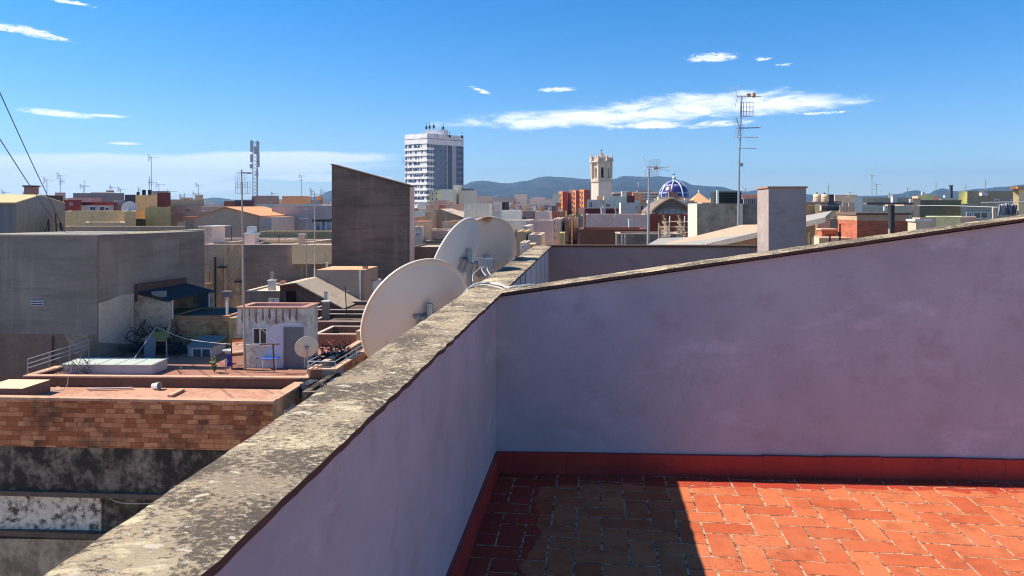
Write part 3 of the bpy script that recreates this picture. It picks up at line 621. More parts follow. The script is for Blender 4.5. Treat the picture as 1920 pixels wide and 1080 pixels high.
# mast with grid aerial in front of the hut
t = thing('aerial_mast', 'tall aerial mast with ladder grids rising from the terrace beside the hut', 'aerial', P(459, 692, 32.6), AG)
mb = MB(); mb.tube(P(459, 692, 32.6), P(453, 318, 32.6), .055, 8, .03); part(mb, 'mast', plain((.42,.36,.30), .6, .3, 'weathered_pole'), t)
panel(t, P(452, 337, 32.5), .50, .62, 6, 7, (1,.1,0), .006); panel(t, P(455, 352, 32.6), .62, .5, 7, 3, (1,.1,0), .010, mat=STEEL)
mb = MB(); mb.tube(P(447, 324, 32.6), P(472, 323, 32.6), .022); mb.tube(P(450, 324, 32.6), P(472, 325.5, 32.6), .02); part(mb, 'boom', STEEL, t)
# clothes-line post, chair, table
t = thing('clothes_post', 'rusty T-shaped post holding the washing line in front of the hut', 'post', P(514, 693, 32.2))
mb = MB(); mb.tube(P(514, 696, 32.2), P(512, 646, 32.2), .035, 8); mb.tube(P(486, 646, 32.2), P(524, 645, 32.2), .03, 6); part(mb, 'frame', RUST, t)
def rod(mb, a, b, r=.014): mb.tube(a, b, r, 6)
cz = TZ; c = on(480, 690, TZ)
t = thing('chair', 'black metal armchair with sling seat facing the hut window', 'chair', c)
mb = MB(); w_, d_ = .52, .5
for sx_ in (0, w_):
    part_leg = MB(); rod(part_leg, c+Vector((sx_,0,0)), c+Vector((sx_+.02,.05,.62))); part(part_leg, 'leg', DARK, t); part_leg = MB(); rod(part_leg, c+Vector((sx_,d_,0)), c+Vector((sx_,d_,.62))); rod(part_leg, c+Vector((sx_,d_,.62)), c+Vector((sx_,d_+.12,.92))); part(part_leg, 'leg', DARK, t)
    mb = MB(); mb.obox(c+Vector((sx_-.02,0,.62)), (.04,0,0), (0,d_+.05,0), (0,0,.03)); part(mb, 'armrest', DARK, t)
mb = MB(); mb.obox(c+Vector((0,0,.42)), (w_,0,0), (0,d_,0), (0,0,.03)); part(mb, 'seat', DARK, t)
mb = MB(); mb.obox(c+Vector((0,d_,.55)), (w_,0,0), (0,.13,.4), (0,-.02,.01)); part(mb, 'backrest', plain((.05,.05,.07), .8, name='black_sling'), t)
c = on(491, 693, TZ); t = thing('table', 'small white plastic table with blue top beside the rusty post', 'table', c)
for sx_ in (.04, .62):
    for sy in (.0, .5): mb = MB(); mb.tube(c+Vector((sx_,sy,0)), c+Vector((sx_,sy,.46)), .028, 6); part(mb, 'leg', WHITE, t)
mb = MB(); mb.box(c.x-.03, c.x+.70, c.y-.06, c.y+.58, c.z+.46, c.z+.50); part(mb, 'tabletop', plain((.10,.22,.70), .35, name='blue_plastic'), t)
# mirror, blue crate, white basin
c = on(434, 693, TZ); t = thing('mirror', 'tall brown-framed mirror leaning on the hut corner, reflecting the roofs', 'mirror', c)
u = Vector((.62,.10,0)); up = Vector((0,-.10,1.42)); nn_ = u.cross(up).normalized()
mb = MB(); q = c
mb.obox(q, u, up*.05, nn_*.04); mb.obox(q+up*.95, u, up*.05, nn_*.04); mb.obox(q+up*.05, u*.08, up*.9, nn_*.04); mb.obox(q+up*.05+u*.92, u*.08, up*.9, nn_*.04); part(mb, 'frame', plain((.14,.08,.05), .6, name='dark_wood'), t)
m_, tt_, bb_ = base('mirror_glass', .03, .5); bb_.inputs['Metallic'].default_value = 1; bb_.inputs['Base Color'].default_value = (.8,.8,.8,1)
mb = MB(); mb.obox(q+u*.07+up*.04, u*.86, up*.92, nn_*.02); part(mb, 'glass', m_, t)
c = on(425, 687, TZ); t = thing('crate', 'deep blue plastic crate standing left of the mirror', 'crate', c)
mb = MB(); mb.box(c.x, c.x+.34, c.y, c.y+.4, c.z, c.z+.45); mb.box(c.x-.02, c.x+.36, c.y-.02, c.y+.42, c.z+.45, c.z+.5); part(mb, 'body', plain((.05,.04,.42), .4, name='blue_crate'), t)
c = on(425, 665, TZ+.55); t = thing('basin', 'white plastic basin resting above the blue crate', 'basin', c); mb = MB(); mb.lathe(c+Vector((0,.3,0)), [(0,0),(.16,0),(.27,.16),(.29,.16),(.25,.13),(.15,.02)], 18); part(mb, 'bowl', WHITE, t, True)
mb = MB(); mb.tube(c+Vector((0,.3,-.5)), c+Vector((0,.3,0)), .05); part(mb, 'stand', STEEL, t)
# potted plant behind the parapet
def plant(label, c, h, n_, leafs, col=(.10,.14,.04), ls=.07, spread=.25):
    c = Vector(c); t = thing('plant', label, 'plant', c); ms = MB(); ml = MB()
    for k in range(n_):
        a = random.uniform(0, 6.28); tip = c+Vector((math.cos(a)*spread*random.random(), math.sin(a)*spread*random.random(), h*random.uniform(.6, 1))); ms.tube(c, tip, .012, 4, .005)
        for j in range(leafs):
            q = c.lerp(tip, random.uniform(.25, 1)); d_ = Vector((random.gauss(0,1), random.gauss(0,1), random.gauss(.2,.6))).normalized(); s_ = d_.orthogonal().normalized()*ls*.35
            ml.poly([q, q+d_*ls*.5+s_, q+d_*ls, q+d_*ls*.5-s_])
    part(ms, 'stem', plain((.12,.09,.05), .8, name='stem'), t); part(ml, 'leaves', plain(col, .6, name='leaf'), t); return t
plant('leafy yellow-green plant rising behind the terrace parapet', on(402, 699, TZ), .75, 9, 16, (.22,.24,.08), .10, .22)
plant('sparse dry weeds sprouting behind the terrace parapet', on(338, 700, TZ), .33, 5, 3, (.28,.2,.12), .05, .5)
# tap post
c = on(423, 697, TZ); t = thing('standpipe', 'thin grey standpipe with tap behind the parapet near the blue crate', 'standpipe', c); mb = MB(); mb.tube(c, c+Vector((0,0,.45)), .02); mb.tube(c+Vector((-.08,0,.45)), c+Vector((.12,0,.45)), .02); part(mb, 'pipe', STEEL, t)
mb = MB(); mb.box(c.x-.02, c.x+.02, c.y-.02, c.y+.02, c.z+.45, c.z+.53); part(mb, 'tap', STEEL, t)
# skylight box
t, bs = house('low white box with a sloping greenish glass lid on the terrace', 118, 285, 684, 32.2, 1.15, plain((.60,.52,.50), .8, name='cream_box'), par=0, zb=TZ, cat='skylight', name='skylight')
q = [Vector((p.x, p.y, bs.zt+(.0 if i < 2 else .05))) for i, p in enumerate(bs.fp())]
mb = MB(); sheet(mb, [q[0]-FD*.06-d3_*.06+Vector((0,0,.03)), q[1]+FD*.06-d3_*.06+Vector((0,0,.03)), q[2]+FD*.06+Vector((0,0,.03)), q[3]-FD*.06+Vector((0,0,.03))], .025); g_ = part(mb, 'glass_lid', plain((.62,.66,.55), .35, name='wired_glass'), t)
mb = MB()
for k in range(0, 6): a = q[0].lerp(q[1], k/5)+Vector((0,0,.035))-d3_*.05; e_ = q[3].lerp(q[2], k/5)+Vector((0,0,.035)); mb.tube(a, e_, .018, 4)
part(mb, 'glazing_bar', WHITE, g_)
# railing on the left edge
t = thing('railing', 'slanting three-rail metal railing along the left edge of the terrace', 'railing', P(60, 700, 31.6))
R0, R1 = Vector((PX(52, 31.6), 31.6, b2.zt)), Vector((PX(196, 35.4), 35.6, b2.zt+.0))
for k, dz in enumerate((.22, .40, .60)):
    mb = MB(); mb.tube(R0+Vector((0,0,dz)), R1+Vector((0,0,dz+.35)), .02, 6); part(mb, 'rail', ALU, t)
for k in range(5): p = R0.lerp(R1, k/4); mb = MB(); mb.tube(p, p+Vector((0,0,.6+.35*k/4)), .018, 6); part(mb, 'post', STEEL, t)
# washing line
pts = [on(249, 676, TZ+.3), Vector(), ]
pk = P(293, 613, 35.5)
mb = MB(); mb.path([P(250, 674, 32.8), pk], .013, 5); mb.path(bez([pk, P(345, 634, 34.5), P(405, 643, 33.5), P(455, 646, 32.8), P(513, 647, 32.2)]), .013, 5); mb.path([P(462, 590, 32.5), P(520, 645, 32.2)], .011, 5)
solo(mb, 'washing_line', CABLE, 'white washing line strung over the terrace from the junk heap to the T-post', 'washing line', pk)
# junk heap under a yellow sheet
def heap(label, name, cat, px0, px1, py0, py1, Y, n_, mat, ln=.9, r=.03, seed=1, boxes=4):
    rnd = random.Random(seed); c = P((px0+px1)/2, py1, Y); t = thing(name, label, cat, c); mb = MB(); mc = MB()
    for k in range(n_):
        q = P(rnd.uniform(px0, px1), rnd.uniform(py0, py1), Y+rnd.uniform(-.4, .4)); d_ = Vector((rnd.gauss(0,1), rnd.gauss(0,.5), rnd.gauss(0,.7))).normalized()*ln*rnd.uniform(.3, .6)
        e_ = Vector((rnd.gauss(0,.2), rnd.gauss(0,.2), rnd.gauss(0,.2)))
        mb.path(bez([q-d_, q+e_, q+d_], 4), r*rnd.uniform(.4, 1), 5)
    for k in range(boxes):
        q = P(rnd.uniform(px0, px1), rnd.uniform((py0+py1)/2, py1), Y+rnd.uniform(0, .5)); a = rnd.uniform(0, 1.5); s_ = rnd.uniform(.3, .8)
        mc.obox(q-Vector((s_/2,0,s_/2)), Vector((math.cos(a), math.sin(a), .2*rnd.random()))*s_, Vector((-math.sin(a), math.cos(a), 0))*s_*.6, Vector((0,.1*rnd.random(),s_*.8)))
    part(mb, 'tangle', mat, t)
    if boxes: part(mc, 'clutter', [plain((.05,.055,.075), .8, name='dark_tarp')], t)
    return t
heap('dark heap of bicycles, tubes and tarpaulin under the white stained wall', 'junk_heap', 'junk heap', 238, 345, 618, 672, 36.4, 70, plain((.035,.035,.045), .7, name='black_rubber'), .65, .03, 3, 22)
heap('tangle of bicycle frames beside the glass-topped box', 'junk_heap', 'bicycles', 112, 178, 684, 703, 32.0, 40, DARK, .42, .014, 5, 0)
t = thing('table', 'trestle table draped with a yellow cloth standing in the junk heap', 'table', on(296, 672, TZ)); c = P(296, 634, 35.6)
mb = MB(); sheet(mb, [c+Vector((-.55,-.35,0)), c+Vector((.5,-.45,-.04)), c+Vector((.38,.4,.22)), c+Vector((-.35,.45,.30))], .05); part(mb, 'cloth', plain((.42,.27,.07), .8, name='yellow_cloth'), t)
for sx_ in (-.4, .4): mb = MB(); mb.tube(c+Vector((sx_,0,-.03)), c+Vector((sx_*1.3,-.2,-1.1)), .03); part(mb, 'leg', STEEL, t)
c = on(268, 676, TZ); mb = MB(); mb.obox(c, (.5,.05,0), (0,.06,0), (0,.2,1.05)); solo(mb, 'board', plain((.17,.18,.22), .7, name='grey_board'), 'grey board propped upright against the dark junk heap', 'board', c)
t, bc = house('small glazed cabinet hut with grey sloping roof below the old brick wall', 352, 400, 650, 36, 1.2, plain((.50,.47,.42), .8, name='cabinet'), par=0, zb=TZ, cat='hut', name='cabinet_hut')
fwin(t, bc, 360, 397, 652, 672, fw=.06, mull=1, sill=False, pane=glass((.08,.09,.10)))
q = [Vector((p.x, p.y, bc.zt+(.02 if i < 2 else .34))) for i, p in enumerate(bc.fp())]; mb = MB(); sheet(mb, [q[0]-FD*.05-d3_*.08, q[1]+FD*.05-d3_*.08, q[2]+FD*.05, q[3]-FD*.05], .04); part(mb, 'sloping_roof', plain((.22,.22,.21), .8, name='felt'), t)
# white dish on a post beside the hut door
c = P(575, 650, 32.3); d4 = dish('round white satellite dish on a short post beside the hut door', c, (-.40,.86,.30), .50, .08, kind='post', mat=plain((.60,.58,.53), .5, name='cream_enamel'), foot=TZ)
# ================================================================ big grey party walls on the left
GW = oldwall((.225,.195,.17), (.30,.26,.225), (.44,.40,.35), 'grey_render'); GW2 = oldwall((.25,.208,.17), (.34,.285,.23), (.42,.38,.34), 'warm_grey_render')
LIT = S((.75,.68,.60), .2, name='pale_coping')
b3 = Blk(-120, 182, 438.5, 35, 9.6); BOXES.append(b3.bb)
t = thing('building', 'large blank grey building at left with thin bright coping', 'building', (-26, 39, 0))
mb = MB(); mb.prism([(-42, 34.5, 0), (-24.6, 34.4, 0), (-24.5, 34.97, 0), (-42, 35.4, 0)], 0, EYE+5.3); part(mb, 'shade_block', GW, t)  # unseen block added off to the left to shade the terrace
zt3 = b3.zt; zt3b = PZ(431.5, 44.5)
mb = MB(); mb.prism(b3.fp(), 0, [zt3-.06, zt3-.06, zt3b-.06, zt3b-.06]); part(mb, 'wall', GW, t)
mb = MB(); e1 = d3_*.03; mb.prism([b3.B-FD*.25-e1, b3.B+FD*.03-e1, b3.C+FD*.03, b3.C-FD*.25], zt3-.059, [zt3, zt3, zt3b, zt3b]); mb.prism([b3.A-e1, b3.B-FD*.251-e1, b3.B-FD*.251+d3_*.25, b3.A+d3_*.25], zt3-.058, zt3-.002); part(mb, 'coping', LIT, t)
mb = MB(); o = b3.B+FD*.02; mb.prism([b3.B-FD*.02+d3_*.04, b3.B+FD*.015+d3_*.04, b3.C+FD*.015, b3.C-FD*.02], 0, [zt3-.062, zt3-.062, zt3b-.062, zt3b-.062]); part(mb, 'side_render', GW2, t)
mb = MB(); p = b3.F(-110, 760); q = b3.F(181, 627); mb.obox(p, FD*(q-p).dot(FD), (0,0,q.z-p.z), b3.nf*.012); part(mb, 'lower_render', S((.17,.14,.13), .4, name='brown_render'), t)
mb = MB(); mb.poly([b3.F(x, y)+b3.nf*.02 for x, y in ((121,627),(166,625),(164,664),(152,668),(138,662),(131,650),(128,640))][::-1]); mb.poly([b3.F(x, y)+b3.nf*.013 for x, y in ((121,627),(166,625),(164,664),(152,668),(138,662),(131,650),(128,640))]); part(mb, 'scratched_patch', S((.30,.28,.26), .9, (.15,.14,.14), 2.2, thr=.47, name='scratched_render'), t)
vv = fwin(t, b3, 58, 83, 562, 573, name='vent', mull=0, sill=False, frame=plain((.45,.45,.5), .6, name='vent_frame'), pane=plain((.05,.06,.13), .5, name='vent_dark'), fw=.035)
mb = MB()
for k in range(2): q = b3.F(60, 566+3.4*k); mb.obox(q+b3.nf*.03, FD*.56, (0,0,.03), b3.nf*.02)
part(mb, 'slat', WHITE, vv)
mb = MB(); mb.tube(b3.F(100, 680)+b3.nf*.06, b3.F(100, 630)+b3.nf*.06, .035); part(mb, 'vent_pipe', RUST, t)
def R3(s, z): return b3.B+d3_*s+Vector((0,0,z))+FD*.02       # along the receding side
PATCH = S((.46,.44,.42), .55, (.2,.19,.18), .9, name='pale_render')
mb = MB(); zf = lambda y, Y: PZ(y, Y)
pp = [(0.08, 567, 35.1), (.9, 561, 35.9), (1.6, 553, 36.6), (2.75, 549, 37.7), (2.75, 645, 37.7), (0.08, 640, 35.1)]
hi = [R3(s_, zf(y, Y))+FD*.02 for s_, y, Y in pp]; mb.poly(hi[::-1]); lo = [R3(s_, zf(y, Y))-FD*.01 for s_, y, Y in pp]
for i in range(len(hi)): j = (i+1) % len(hi); mb.poly([lo[i], lo[j], hi[j], hi[i]])
part(mb, 'render_patch', PATCH, t)
mb = MB(); mb.poly([R3(s_, z)+FD*.004 for s_, z in ((4.3, zt3-.5), (6.9, zt3-.55), (6.8, zt3-1.9), (4.5, zt3-2.2))][::-1]); part(mb, 'render_repair', oldwall((.30,.25,.205), (.33,.275,.23), name='repair_render'), t); mb = MB(); mb.poly([R3(s_, z)+FD*.004 for s_, z in ((.12, zt3-.35), (.9, zt3-.3), (1.5, zt3-2.4), (.12, zt3-2.6))][::-1]); part(mb, 'render_repair', oldwall((.30,.25,.205), (.33,.275,.23), name='repair_render'), t)
chimney('short slatted brick chimney behind the bright coping of the grey building', 359, 432, 409, 46, 17, S((.32,.28,.25), .5, name='vent_brick'), ROOFRED)
# shed with corrugated roof
bsx = b3.B+d3_*2.8+FD*.03
t = thing('shed', 'tumbledown shed with dark corrugated roof leaning on the grey building', 'shed', (-18, 39, TZ))
W_ = 1.72; q0 = bsx; q1 = bsx+FD*W_; q2 = q1+d3_*4.6; q3 = q0+d3_*4.6
zA, zB, zC, zD = PZ(546, 37.9), PZ(562, 37.9), PZ(545, 42.4), PZ(529, 42.4)
mb = MB(); mb.prism([q0, q1, q1+d3_*.25, q0+d3_*.25], TZ, [zA-.1, zB-.1, zB-.06, zA-.06]); mb.prism([q0+d3_*4.2, q1+d3_*4.2, q2, q3], TZ, [zD-.1, zC-.1, zC-.1, zD-.1]); part(mb, 'wall', S((.42,.40,.37), .75, (.10,.09,.08), 1.2, thr=.47, name='stained_wall'), t)
mb = MB(); mb.prism([q0+d3_*.3, q1+d3_*.3, q1+d3_*4.1, q0+d3_*4.1], TZ, PZ(596, 38)); part(mb, 'floor_slab', S((.2,.18,.16), .4, name='dark_slab'), t)
mb = MB(); n2_ = 22
for k in range(n2_):                                           # corrugated sheet
    f0, f1 = k/n2_, (k+1)/n2_; a0, a1 = q0.lerp(q3, f0), q0.lerp(q3, f1); c0, c1 = q1.lerp(q2, f0), q1.lerp(q2, f1); h0 = .05*(k % 2)
    za, zb_ = zA+(zD-zA)*f0, zB+(zC-zB)*f0; za1, zb1 = zA+(zD-zA)*f1, zB+(zC-zB)*f1
    sheet(mb, [Vector((a0.x, a0.y, za+h0)), Vector((c0.x+.15, c0.y, zb_+h0)), Vector((c1.x+.15, c1.y, zb1+.05-h0)), Vector((a1.x, a1.y, za1+.05-h0))], .02)
part(mb, 'roof', plain((.05,.05,.055), .8, name='dark_sheet'), t)
mb = MB(); mb.prism([q0+d3_*.0, q0+FD*.16, q3+FD*.16, q3], TZ+2.4, [zA+.38, zA+.38, zD+.28, zD+.28]); part(mb, 'flashing', S((.10,.065,.06), .4, name='rusty_flashing'), t)
mb = MB(); mb.obox(q1-FD*.9+Vector((0,.1,zB+.15)), FD*.55, d3_*.4, (0,0,.3)); part(mb, 'tank', plain((.25,.25,.26), .7, name='grey_tank'), t)
for k in (.35, 4.0): mb = MB(); mb.tube(q1+d3_*k+Vector((0,0,TZ+1.5)), q1+d3_*k+Vector((0,0,zB if k < 1 else zC)), .06); part(mb, 'post', WHITE, t)
mb = MB(); qd = q1+d3_*4.18-FD*.7; mb.obox(Vector((qd.x, qd.y, PZ(592, 41.8))), FD*.6, (0,0,1.35), -d3_*.05); part(mb, 'door', plain((.10,.15,.24), .6, name='blue_door'), t)
t, b = house('old yellowish brick wall block behind the terrace clutter', 314, 428, 592, 38.2, 3.2, BRICK2, S((.08,.075,.07), .4, name='tar'), par=.05, zb=TZ, cat='wall', name='brick_wall')
t, b = house('yellow-stained plaster pier at the end of the old brick wall', 428.5, 440, 596, 38.0, 2.6, S((.48,.42,.24), .6, (.15,.13,.09), 1.2, thr=.48, name='yellow_render'), par=0, zb=TZ, cat='pier', name='pier')
c = P(426, 594, 38.6); t = thing('flue', 'thin white flue pipe with square dark cowl above the brick wall', 'flue', c); mb = MB(); mb.tube(c, P(426, 556, 38.6), .07, 8); part(mb, 'pipe', WHITE, t); mb = MB(); q = P(426, 556, 38.6); mb.obox(q-Vector((.22,.2,0)), (.44,0,0), (0,.4,0), (0,0,.28)); part(mb, 'cowl', plain((.2,.18,.18), .7, name='cowl'), t)
# ---- walls and yards right of the hut
t, L4 = house('grey walled yard with brick side and pierced brick panel right of the hut', 578, 628, 692, 31.0, 9, S((.26,.24,.25), .5, name='grey_yard_wall'), S((.2,.12,.1), .4, name='yard_floor'), par=.55, zb=0, cap=CAPO, cat='yard', name='walled_yard')
mb = MB(); mb.prism([L4.B+d3_*1.2-FD*.01, L4.B+d3_*1.2+FD*.015, L4.C+FD*.015, L4.C-FD*.01], L4.zt-2.5, L4.zt-.055); part(mb, 'brick_side', BRICK1, t)
mb = MB(); mg = MB()
for i in range(4):
    for j in range(4):
        q = L4.F(584+i*5, 716-j*6)+L4.nf*.02; a_ = FD*.1; u_ = Vector((0,0,.11))
        for (ox, oz, wx, hz) in ((0,0,.11,.03),(0,.10,.11,.03),(0,.03,.025,.07),(.085,.03,.025,.07)): mb.obox(q+FD*ox+Vector((0,0,oz)), FD*wx, (0,0,hz), L4.nf*.07)
lp = part(mb, 'pierced_panel', plain((.42,.15,.08), .8, name='terracotta_lattice'), t)
mb = MB(); q = L4.F(583, 718); mb.obox(q, FD*.48, (0,0,.6), L4.nf*.01); part(mb, 'backing', S((.55,.45,.36), .5, name='lattice_back'), lp)
t = thing('railing', 'bent white metal railing along the brick-sided yard wall', 'railing', L4.B+Vector((0,0,L4.zt)))
for dz in (.12, .32):
    mb = MB(); z = L4.zt+dz; up = Vector((0,0,z)); mb.tube(L4.A+up+d3_*1.4, L4.A+up, .022); mb.tube(L4.A+up, L4.B+up, .022); mb.tube(L4.B+up, L4.B+d3_*5.6+up, .022); part(mb, 'rail', ALU, t)
for k in range(6): p = [L4.A, L4.B, L4.B+d3_*1.4, L4.B+d3_*2.8, L4.B+d3_*4.2, L4.B+d3_*5.6][k]; mb = MB(); mb.tube(p+Vector((0,0,L4.zt-.1)), p+Vector((0,0,L4.zt+.32)), .02); part(mb, 'post', ALU, t)
heap('black heap of bicycles and cables inside the walled yard', 'junk_heap', 'bicycles', 598, 655, 655, 688, 34.2, 90, plain((.025,.027,.045), .6, name='blue_black'), .9, .028, 8, 6)
heap('red bicycle half buried behind the round white dish', 'bicycle_frame', 'bicycle', 606, 625, 642, 656, 34.9, 9, plain((.22,.03,.04), .5, name='red_paint_metal'), .7, .02, 9, 0)
DW = S((.12,.095,.085), .5, (.04,.035,.03), 1., name='dark_yard_wall'); CAPW = S((.55,.50,.48), .3, name='white_lip')
t, b = house('low white-lipped yard wall nearest behind the bicycle heap', 590, 720, 626, 38.4, 2.6, S((.20,.14,.12), .6, name='patched_wall'), S((.16,.10,.08), .4, name='patched_floor'), par=.3, zb=0, cap=CAPW, capout=.03, th=.12, cat='wall', name='yard_wall')
t, b = house('middle dark yard wall with white lip between hut and large dish', 583, 740, 602, 41.4, 2.9, DW, S((.1,.08,.07), .4, name='dark_floor'), par=.2, zb=0, cap=CAPW, capout=.02, th=.08, cat='wall', name='yard_wall')
t, b = house('rear dark yard wall with white lip below the pale grey box', 583, 760, 580, 44.6, 4, DW, S((.1,.07,.07), .4, name='dark_floor2'), par=.2, zb=0, cap=CAPW, capout=.02, th=.08, cat='wall', name='yard_wall')
t, b = house('sloping orange-topped wall end beside the large near dish', 668, 735, 621, 37.6, 4, S((.38,.35,.30), .6, name='mould_wall'), ROOFRED, par=.1, zb=0, cap=CAPO, cat='wall', name='yard_wall', capout=.03, th=.3)
t, b = house('low grimy roof in the gap between brick building and our house', 566, 800, 735, 28.0, 3.2, GRIME, S((.35,.33,.28), .75, (.06,.055,.05), 1.1, thr=.47, name='dirty_screed'), par=.1, zb=0, cat='low roof', name='low_roof')
heap('scattered dark scraps on the grimy low roof', 'scrap_heap', 'scrap', 580, 640, 722, 735, 29.5, 30, plain((.1,.08,.07), .8, name='scrap'), .4, .02, 12, 3)
# brown house with asbestos roof
hb = Blk(525, 640, 535, 46.5, 4.2); BOXES.append(hb.bb); t = thing('building', 'small brown-walled house with doorway and grey sheet roof sloping right', 'building', (hb.A.x+2, 48, 0))
pR = hb.F(556, 531); zs = [PZ(536, 46.5), PZ(531, 46.5), PZ(577, 46.5)]; m0 = hb.A+FD*((pR-hb.A).dot(FD))
mb = MB(); mb.prism([hb.A, Vector((m0.x, m0.y, 0)), Vector((m0.x, m0.y, 0))+d3_*4.2, hb.D], 0, [zs[0], zs[1], zs[1], zs[0]]); mb.prism([Vector((m0.x, m0.y, 0))+FD*.001, hb.B, hb.C, Vector((m0.x, m0.y, 0))+d3_*4.2+FD*.001], 0, [zs[1], zs[2], zs[2], zs[1]])
part(mb, 'wall', S((.20,.14,.13), .8, (.07,.05,.05), 1.4, thr=.46, name='brown_patchy'), t)
up = lambda p, z: Vector((p.x, p.y, z)); mm = Vector((m0.x, m0.y, 0))
mb = MB(); sheet(mb, [up(mm-d3_*.15, zs[1]+.06), up(hb.B-d3_*.15+FD*.2, zs[2]+.0), up(hb.C+FD*.2, zs[2]+.0), up(mm+d3_*4.2, zs[1]+.06)], .07); sheet(mb, [up(hb.A-d3_*.15-FD*.1, zs[0]+.05), up(mm-d3_*.15-FD*.002, zs[1]+.06), up(mm+d3_*4.2-FD*.002, zs[1]+.06), up(hb.D-FD*.1, zs[0]+.05)], .07)
part(mb, 'roof', S((.45,.41,.35), .4, name='asbestos_sheet'), t)
mb = MB(); q = hb.F(537, 580)+hb.nf*.0; mb.obox(q, FD*.62, (0,0,1.15), hb.nf*.03); part(mb, 'doorway', plain((.03,.015,.012), .9, name='dark_opening'), t)
mb = MB(); q = hb.F(525, 540); mb.obox(q, FD*1.05, (0,0,.1), hb.nf*.05); part(mb, 'lintel', plain((.35,.05,.05), .8, name='red_lintel'), t)
chimney('thin white flue standing before the slope of the sheet roof', 611, 576, 548, 43.8, 5, WHITE, DARK); chimney('squat grey chimney under the thin white flue', 611, 600, 566, 42.6, 12, S((.2,.2,.19), .5, name='grey_chim'), WHITE)
aerial('bare crooked black pole right of the sheet roof', 650, 592, 536, 44.2, 'none', .03, mat=DARK, lean=-3)
# pale grey box with orange roof
t, b = house('pale grey box-shaped stair tower with orange tiled top', 593, 683, 506, 50, 3.1, S((.30,.285,.27), .15, name='smooth_grey'), S((.66,.36,.24), .2, name='orange_top'), par=.0, zb=0, cat='building')
mb = MB(); mb.tube(b.B+Vector((0,0,b.zt-2.9))-FD*.25+b.nf*.08, b.B+Vector((0,0,b.zt))-FD*.25+b.nf*.08, .05); part(mb, 'downpipe', WHITE, t); mb = MB(); mb.tube(b.A+Vector((-.1,-.05,b.zt-2.9)), b.A+Vector((-.1,-.05,b.zt+.1)), .06); part(mb, 'downpipe', WHITE, t)
chimney('small chimney at the right end of the orange tiled top', 685, 508, 499, 51, 9, S((.35,.3,.27), .4, name='c1'), DARK); chimney('slim white flue at the left end of the orange tiled top', 631-18, 502, 492, 52.5, 4, WHITE)
t, b = house('small white annex right of the pale grey box', 691, 700, 528, 51.5, 2, WHITE, par=.1, zb=0); t, b = house('low lilac-roofed annex behind the large near dish', 640, 790, 533, 54, 2.2, S((.42,.38,.42), .3, name='lilac_wall'), S((.45,.4,.42), .2, name='lilac_roof'), par=.1, zb=0)
# white roofed house left of the brown one
t, b = house('low beige house with pinkish roof left of the brown house', 461, 527, 545, 50, 5.0, S((.34,.32,.28), .4, name='beige_wall'), S((.55,.46,.43), .3, name='pink_roof'), par=.06, zb=0, cap=LIT, capout=.05, th=.1)
chimney('fat white chimney on the pinkish roof', 510, 546, 527, 50.6, 12, WHITE, WHITE); chimney('pale round cowl on the fat white chimney', 510, 524, 510, 50.6, 5, S((.5,.48,.46), .4, name='cowl2')); chimney('small brown chimney right of the fat white one', 531, 540, 528, 53, 7, S((.25,.16,.13), .4, name='c3'), ROOFRED)
for i, (px, lb) in enumerate(((508, 'left white barrel vent behind the hut roof'), (518, 'right white barrel vent behind the hut roof'))): chimney(lb, px, 572, 561, 36.5, 7, WHITE, plain((.18,.18,.12), .8, name='moss'), 'white barrel vents behind the hut', 'vent')
# ================================================================ second row on the left
STW = S((.44,.41,.34), .75, (.12,.11,.095), .5, thr=.50, name='streaked_beige'); STD = oldwall((.25,.19,.15), (.36,.28,.215), (.42,.36,.28), 'mottled_brown')
t, b = house('long stained party wall building with pilasters and windows behind the shed', 383, 545, 458, 57, 9, STW, S((.50,.47,.47), .2, name='pale_roof'), par=.25, cap=S((.5,.46,.46), .3, name='pale_cap'), capout=.05)
mb = MB()
for x0, x1 in ((422, 425), (453, 458), (432, 438)): p = b.F(x0, 620); q = b.F(x1, 462 if x0 != 432 else 480); mb.obox(p if x0 != 432 else b.F(432, 474), FD*(q-p).dot(FD), (0,0,(q.z-p.z) if x0 != 432 else .5), b.nf*.15)
part(mb, 'pilaster', S((.46,.42,.35), .5, name='pilaster'), t)
fwin(t, b, 387, 399, 506, 531, mull=2, fw=.1, pane=plain((.10,.09,.05), .7, name='old_shutter'), frame=S((.45,.4,.33), .3, name='stone_frame')); fwin(t, b, 441, 456, 500, 527, mull=0, fw=.1, pane=S((.36,.33,.27), .4, name='blind'), frame=S((.42,.38,.32), .3, name='stone_frame'))
mb = MB(); mb.tube(b.F(405, 620)+b.nf*.15, b.F(405, 482)+b.nf*.15, .09); part(mb, 'drainpipe', DARK, t)
mb = MB(); p = b.F(386, 500); mb.obox(b.F(411, 502), FD*.6, (0,0,.12), b.nf*.3); mb.obox(b.F(441, 529), FD*.65, (0,0,.1), b.nf*.25); part(mb, 'sill', DARK, t)
LZ = b.zt
t, b = house('plain mottled brown party wall left of the tall slanted wall', 457.5, 660, 459, 56.6, 4, STD, par=.1)
t, b = house('cream rendered block with sharp lower edge before the slanted wall', 548, 622, 459, 56.2, .38, S((.62,.57,.40), .45, (.4,.36,.28), .6, thr=.5, name='cream_render'), par=0, zb=PZ(495, 56.2))
BOXES.pop()
tall = Blk(622, 768, 307, 55.5, 1.45); SIL.append((55, 622, 772, 320)); SIL.append((28, -200, 680, 500)); BOXES.append(tall.bb)
t = thing('building', 'tall dark party wall with slanted top blocking the view beside the dishes', 'building', (tall.A.x+3, 58, 0)); z0, z1 = PZ(307, 55.5), PZ(347.5, 55.3)
mb = MB(); mb.prism(tall.fp(), 0, [z0-.1, z1-.1, z1-.1, z0-.1]); part(mb, 'wall', oldwall((.155,.12,.097), (.26,.185,.145), (.33,.26,.20), 'dark_party_wall', True), t)
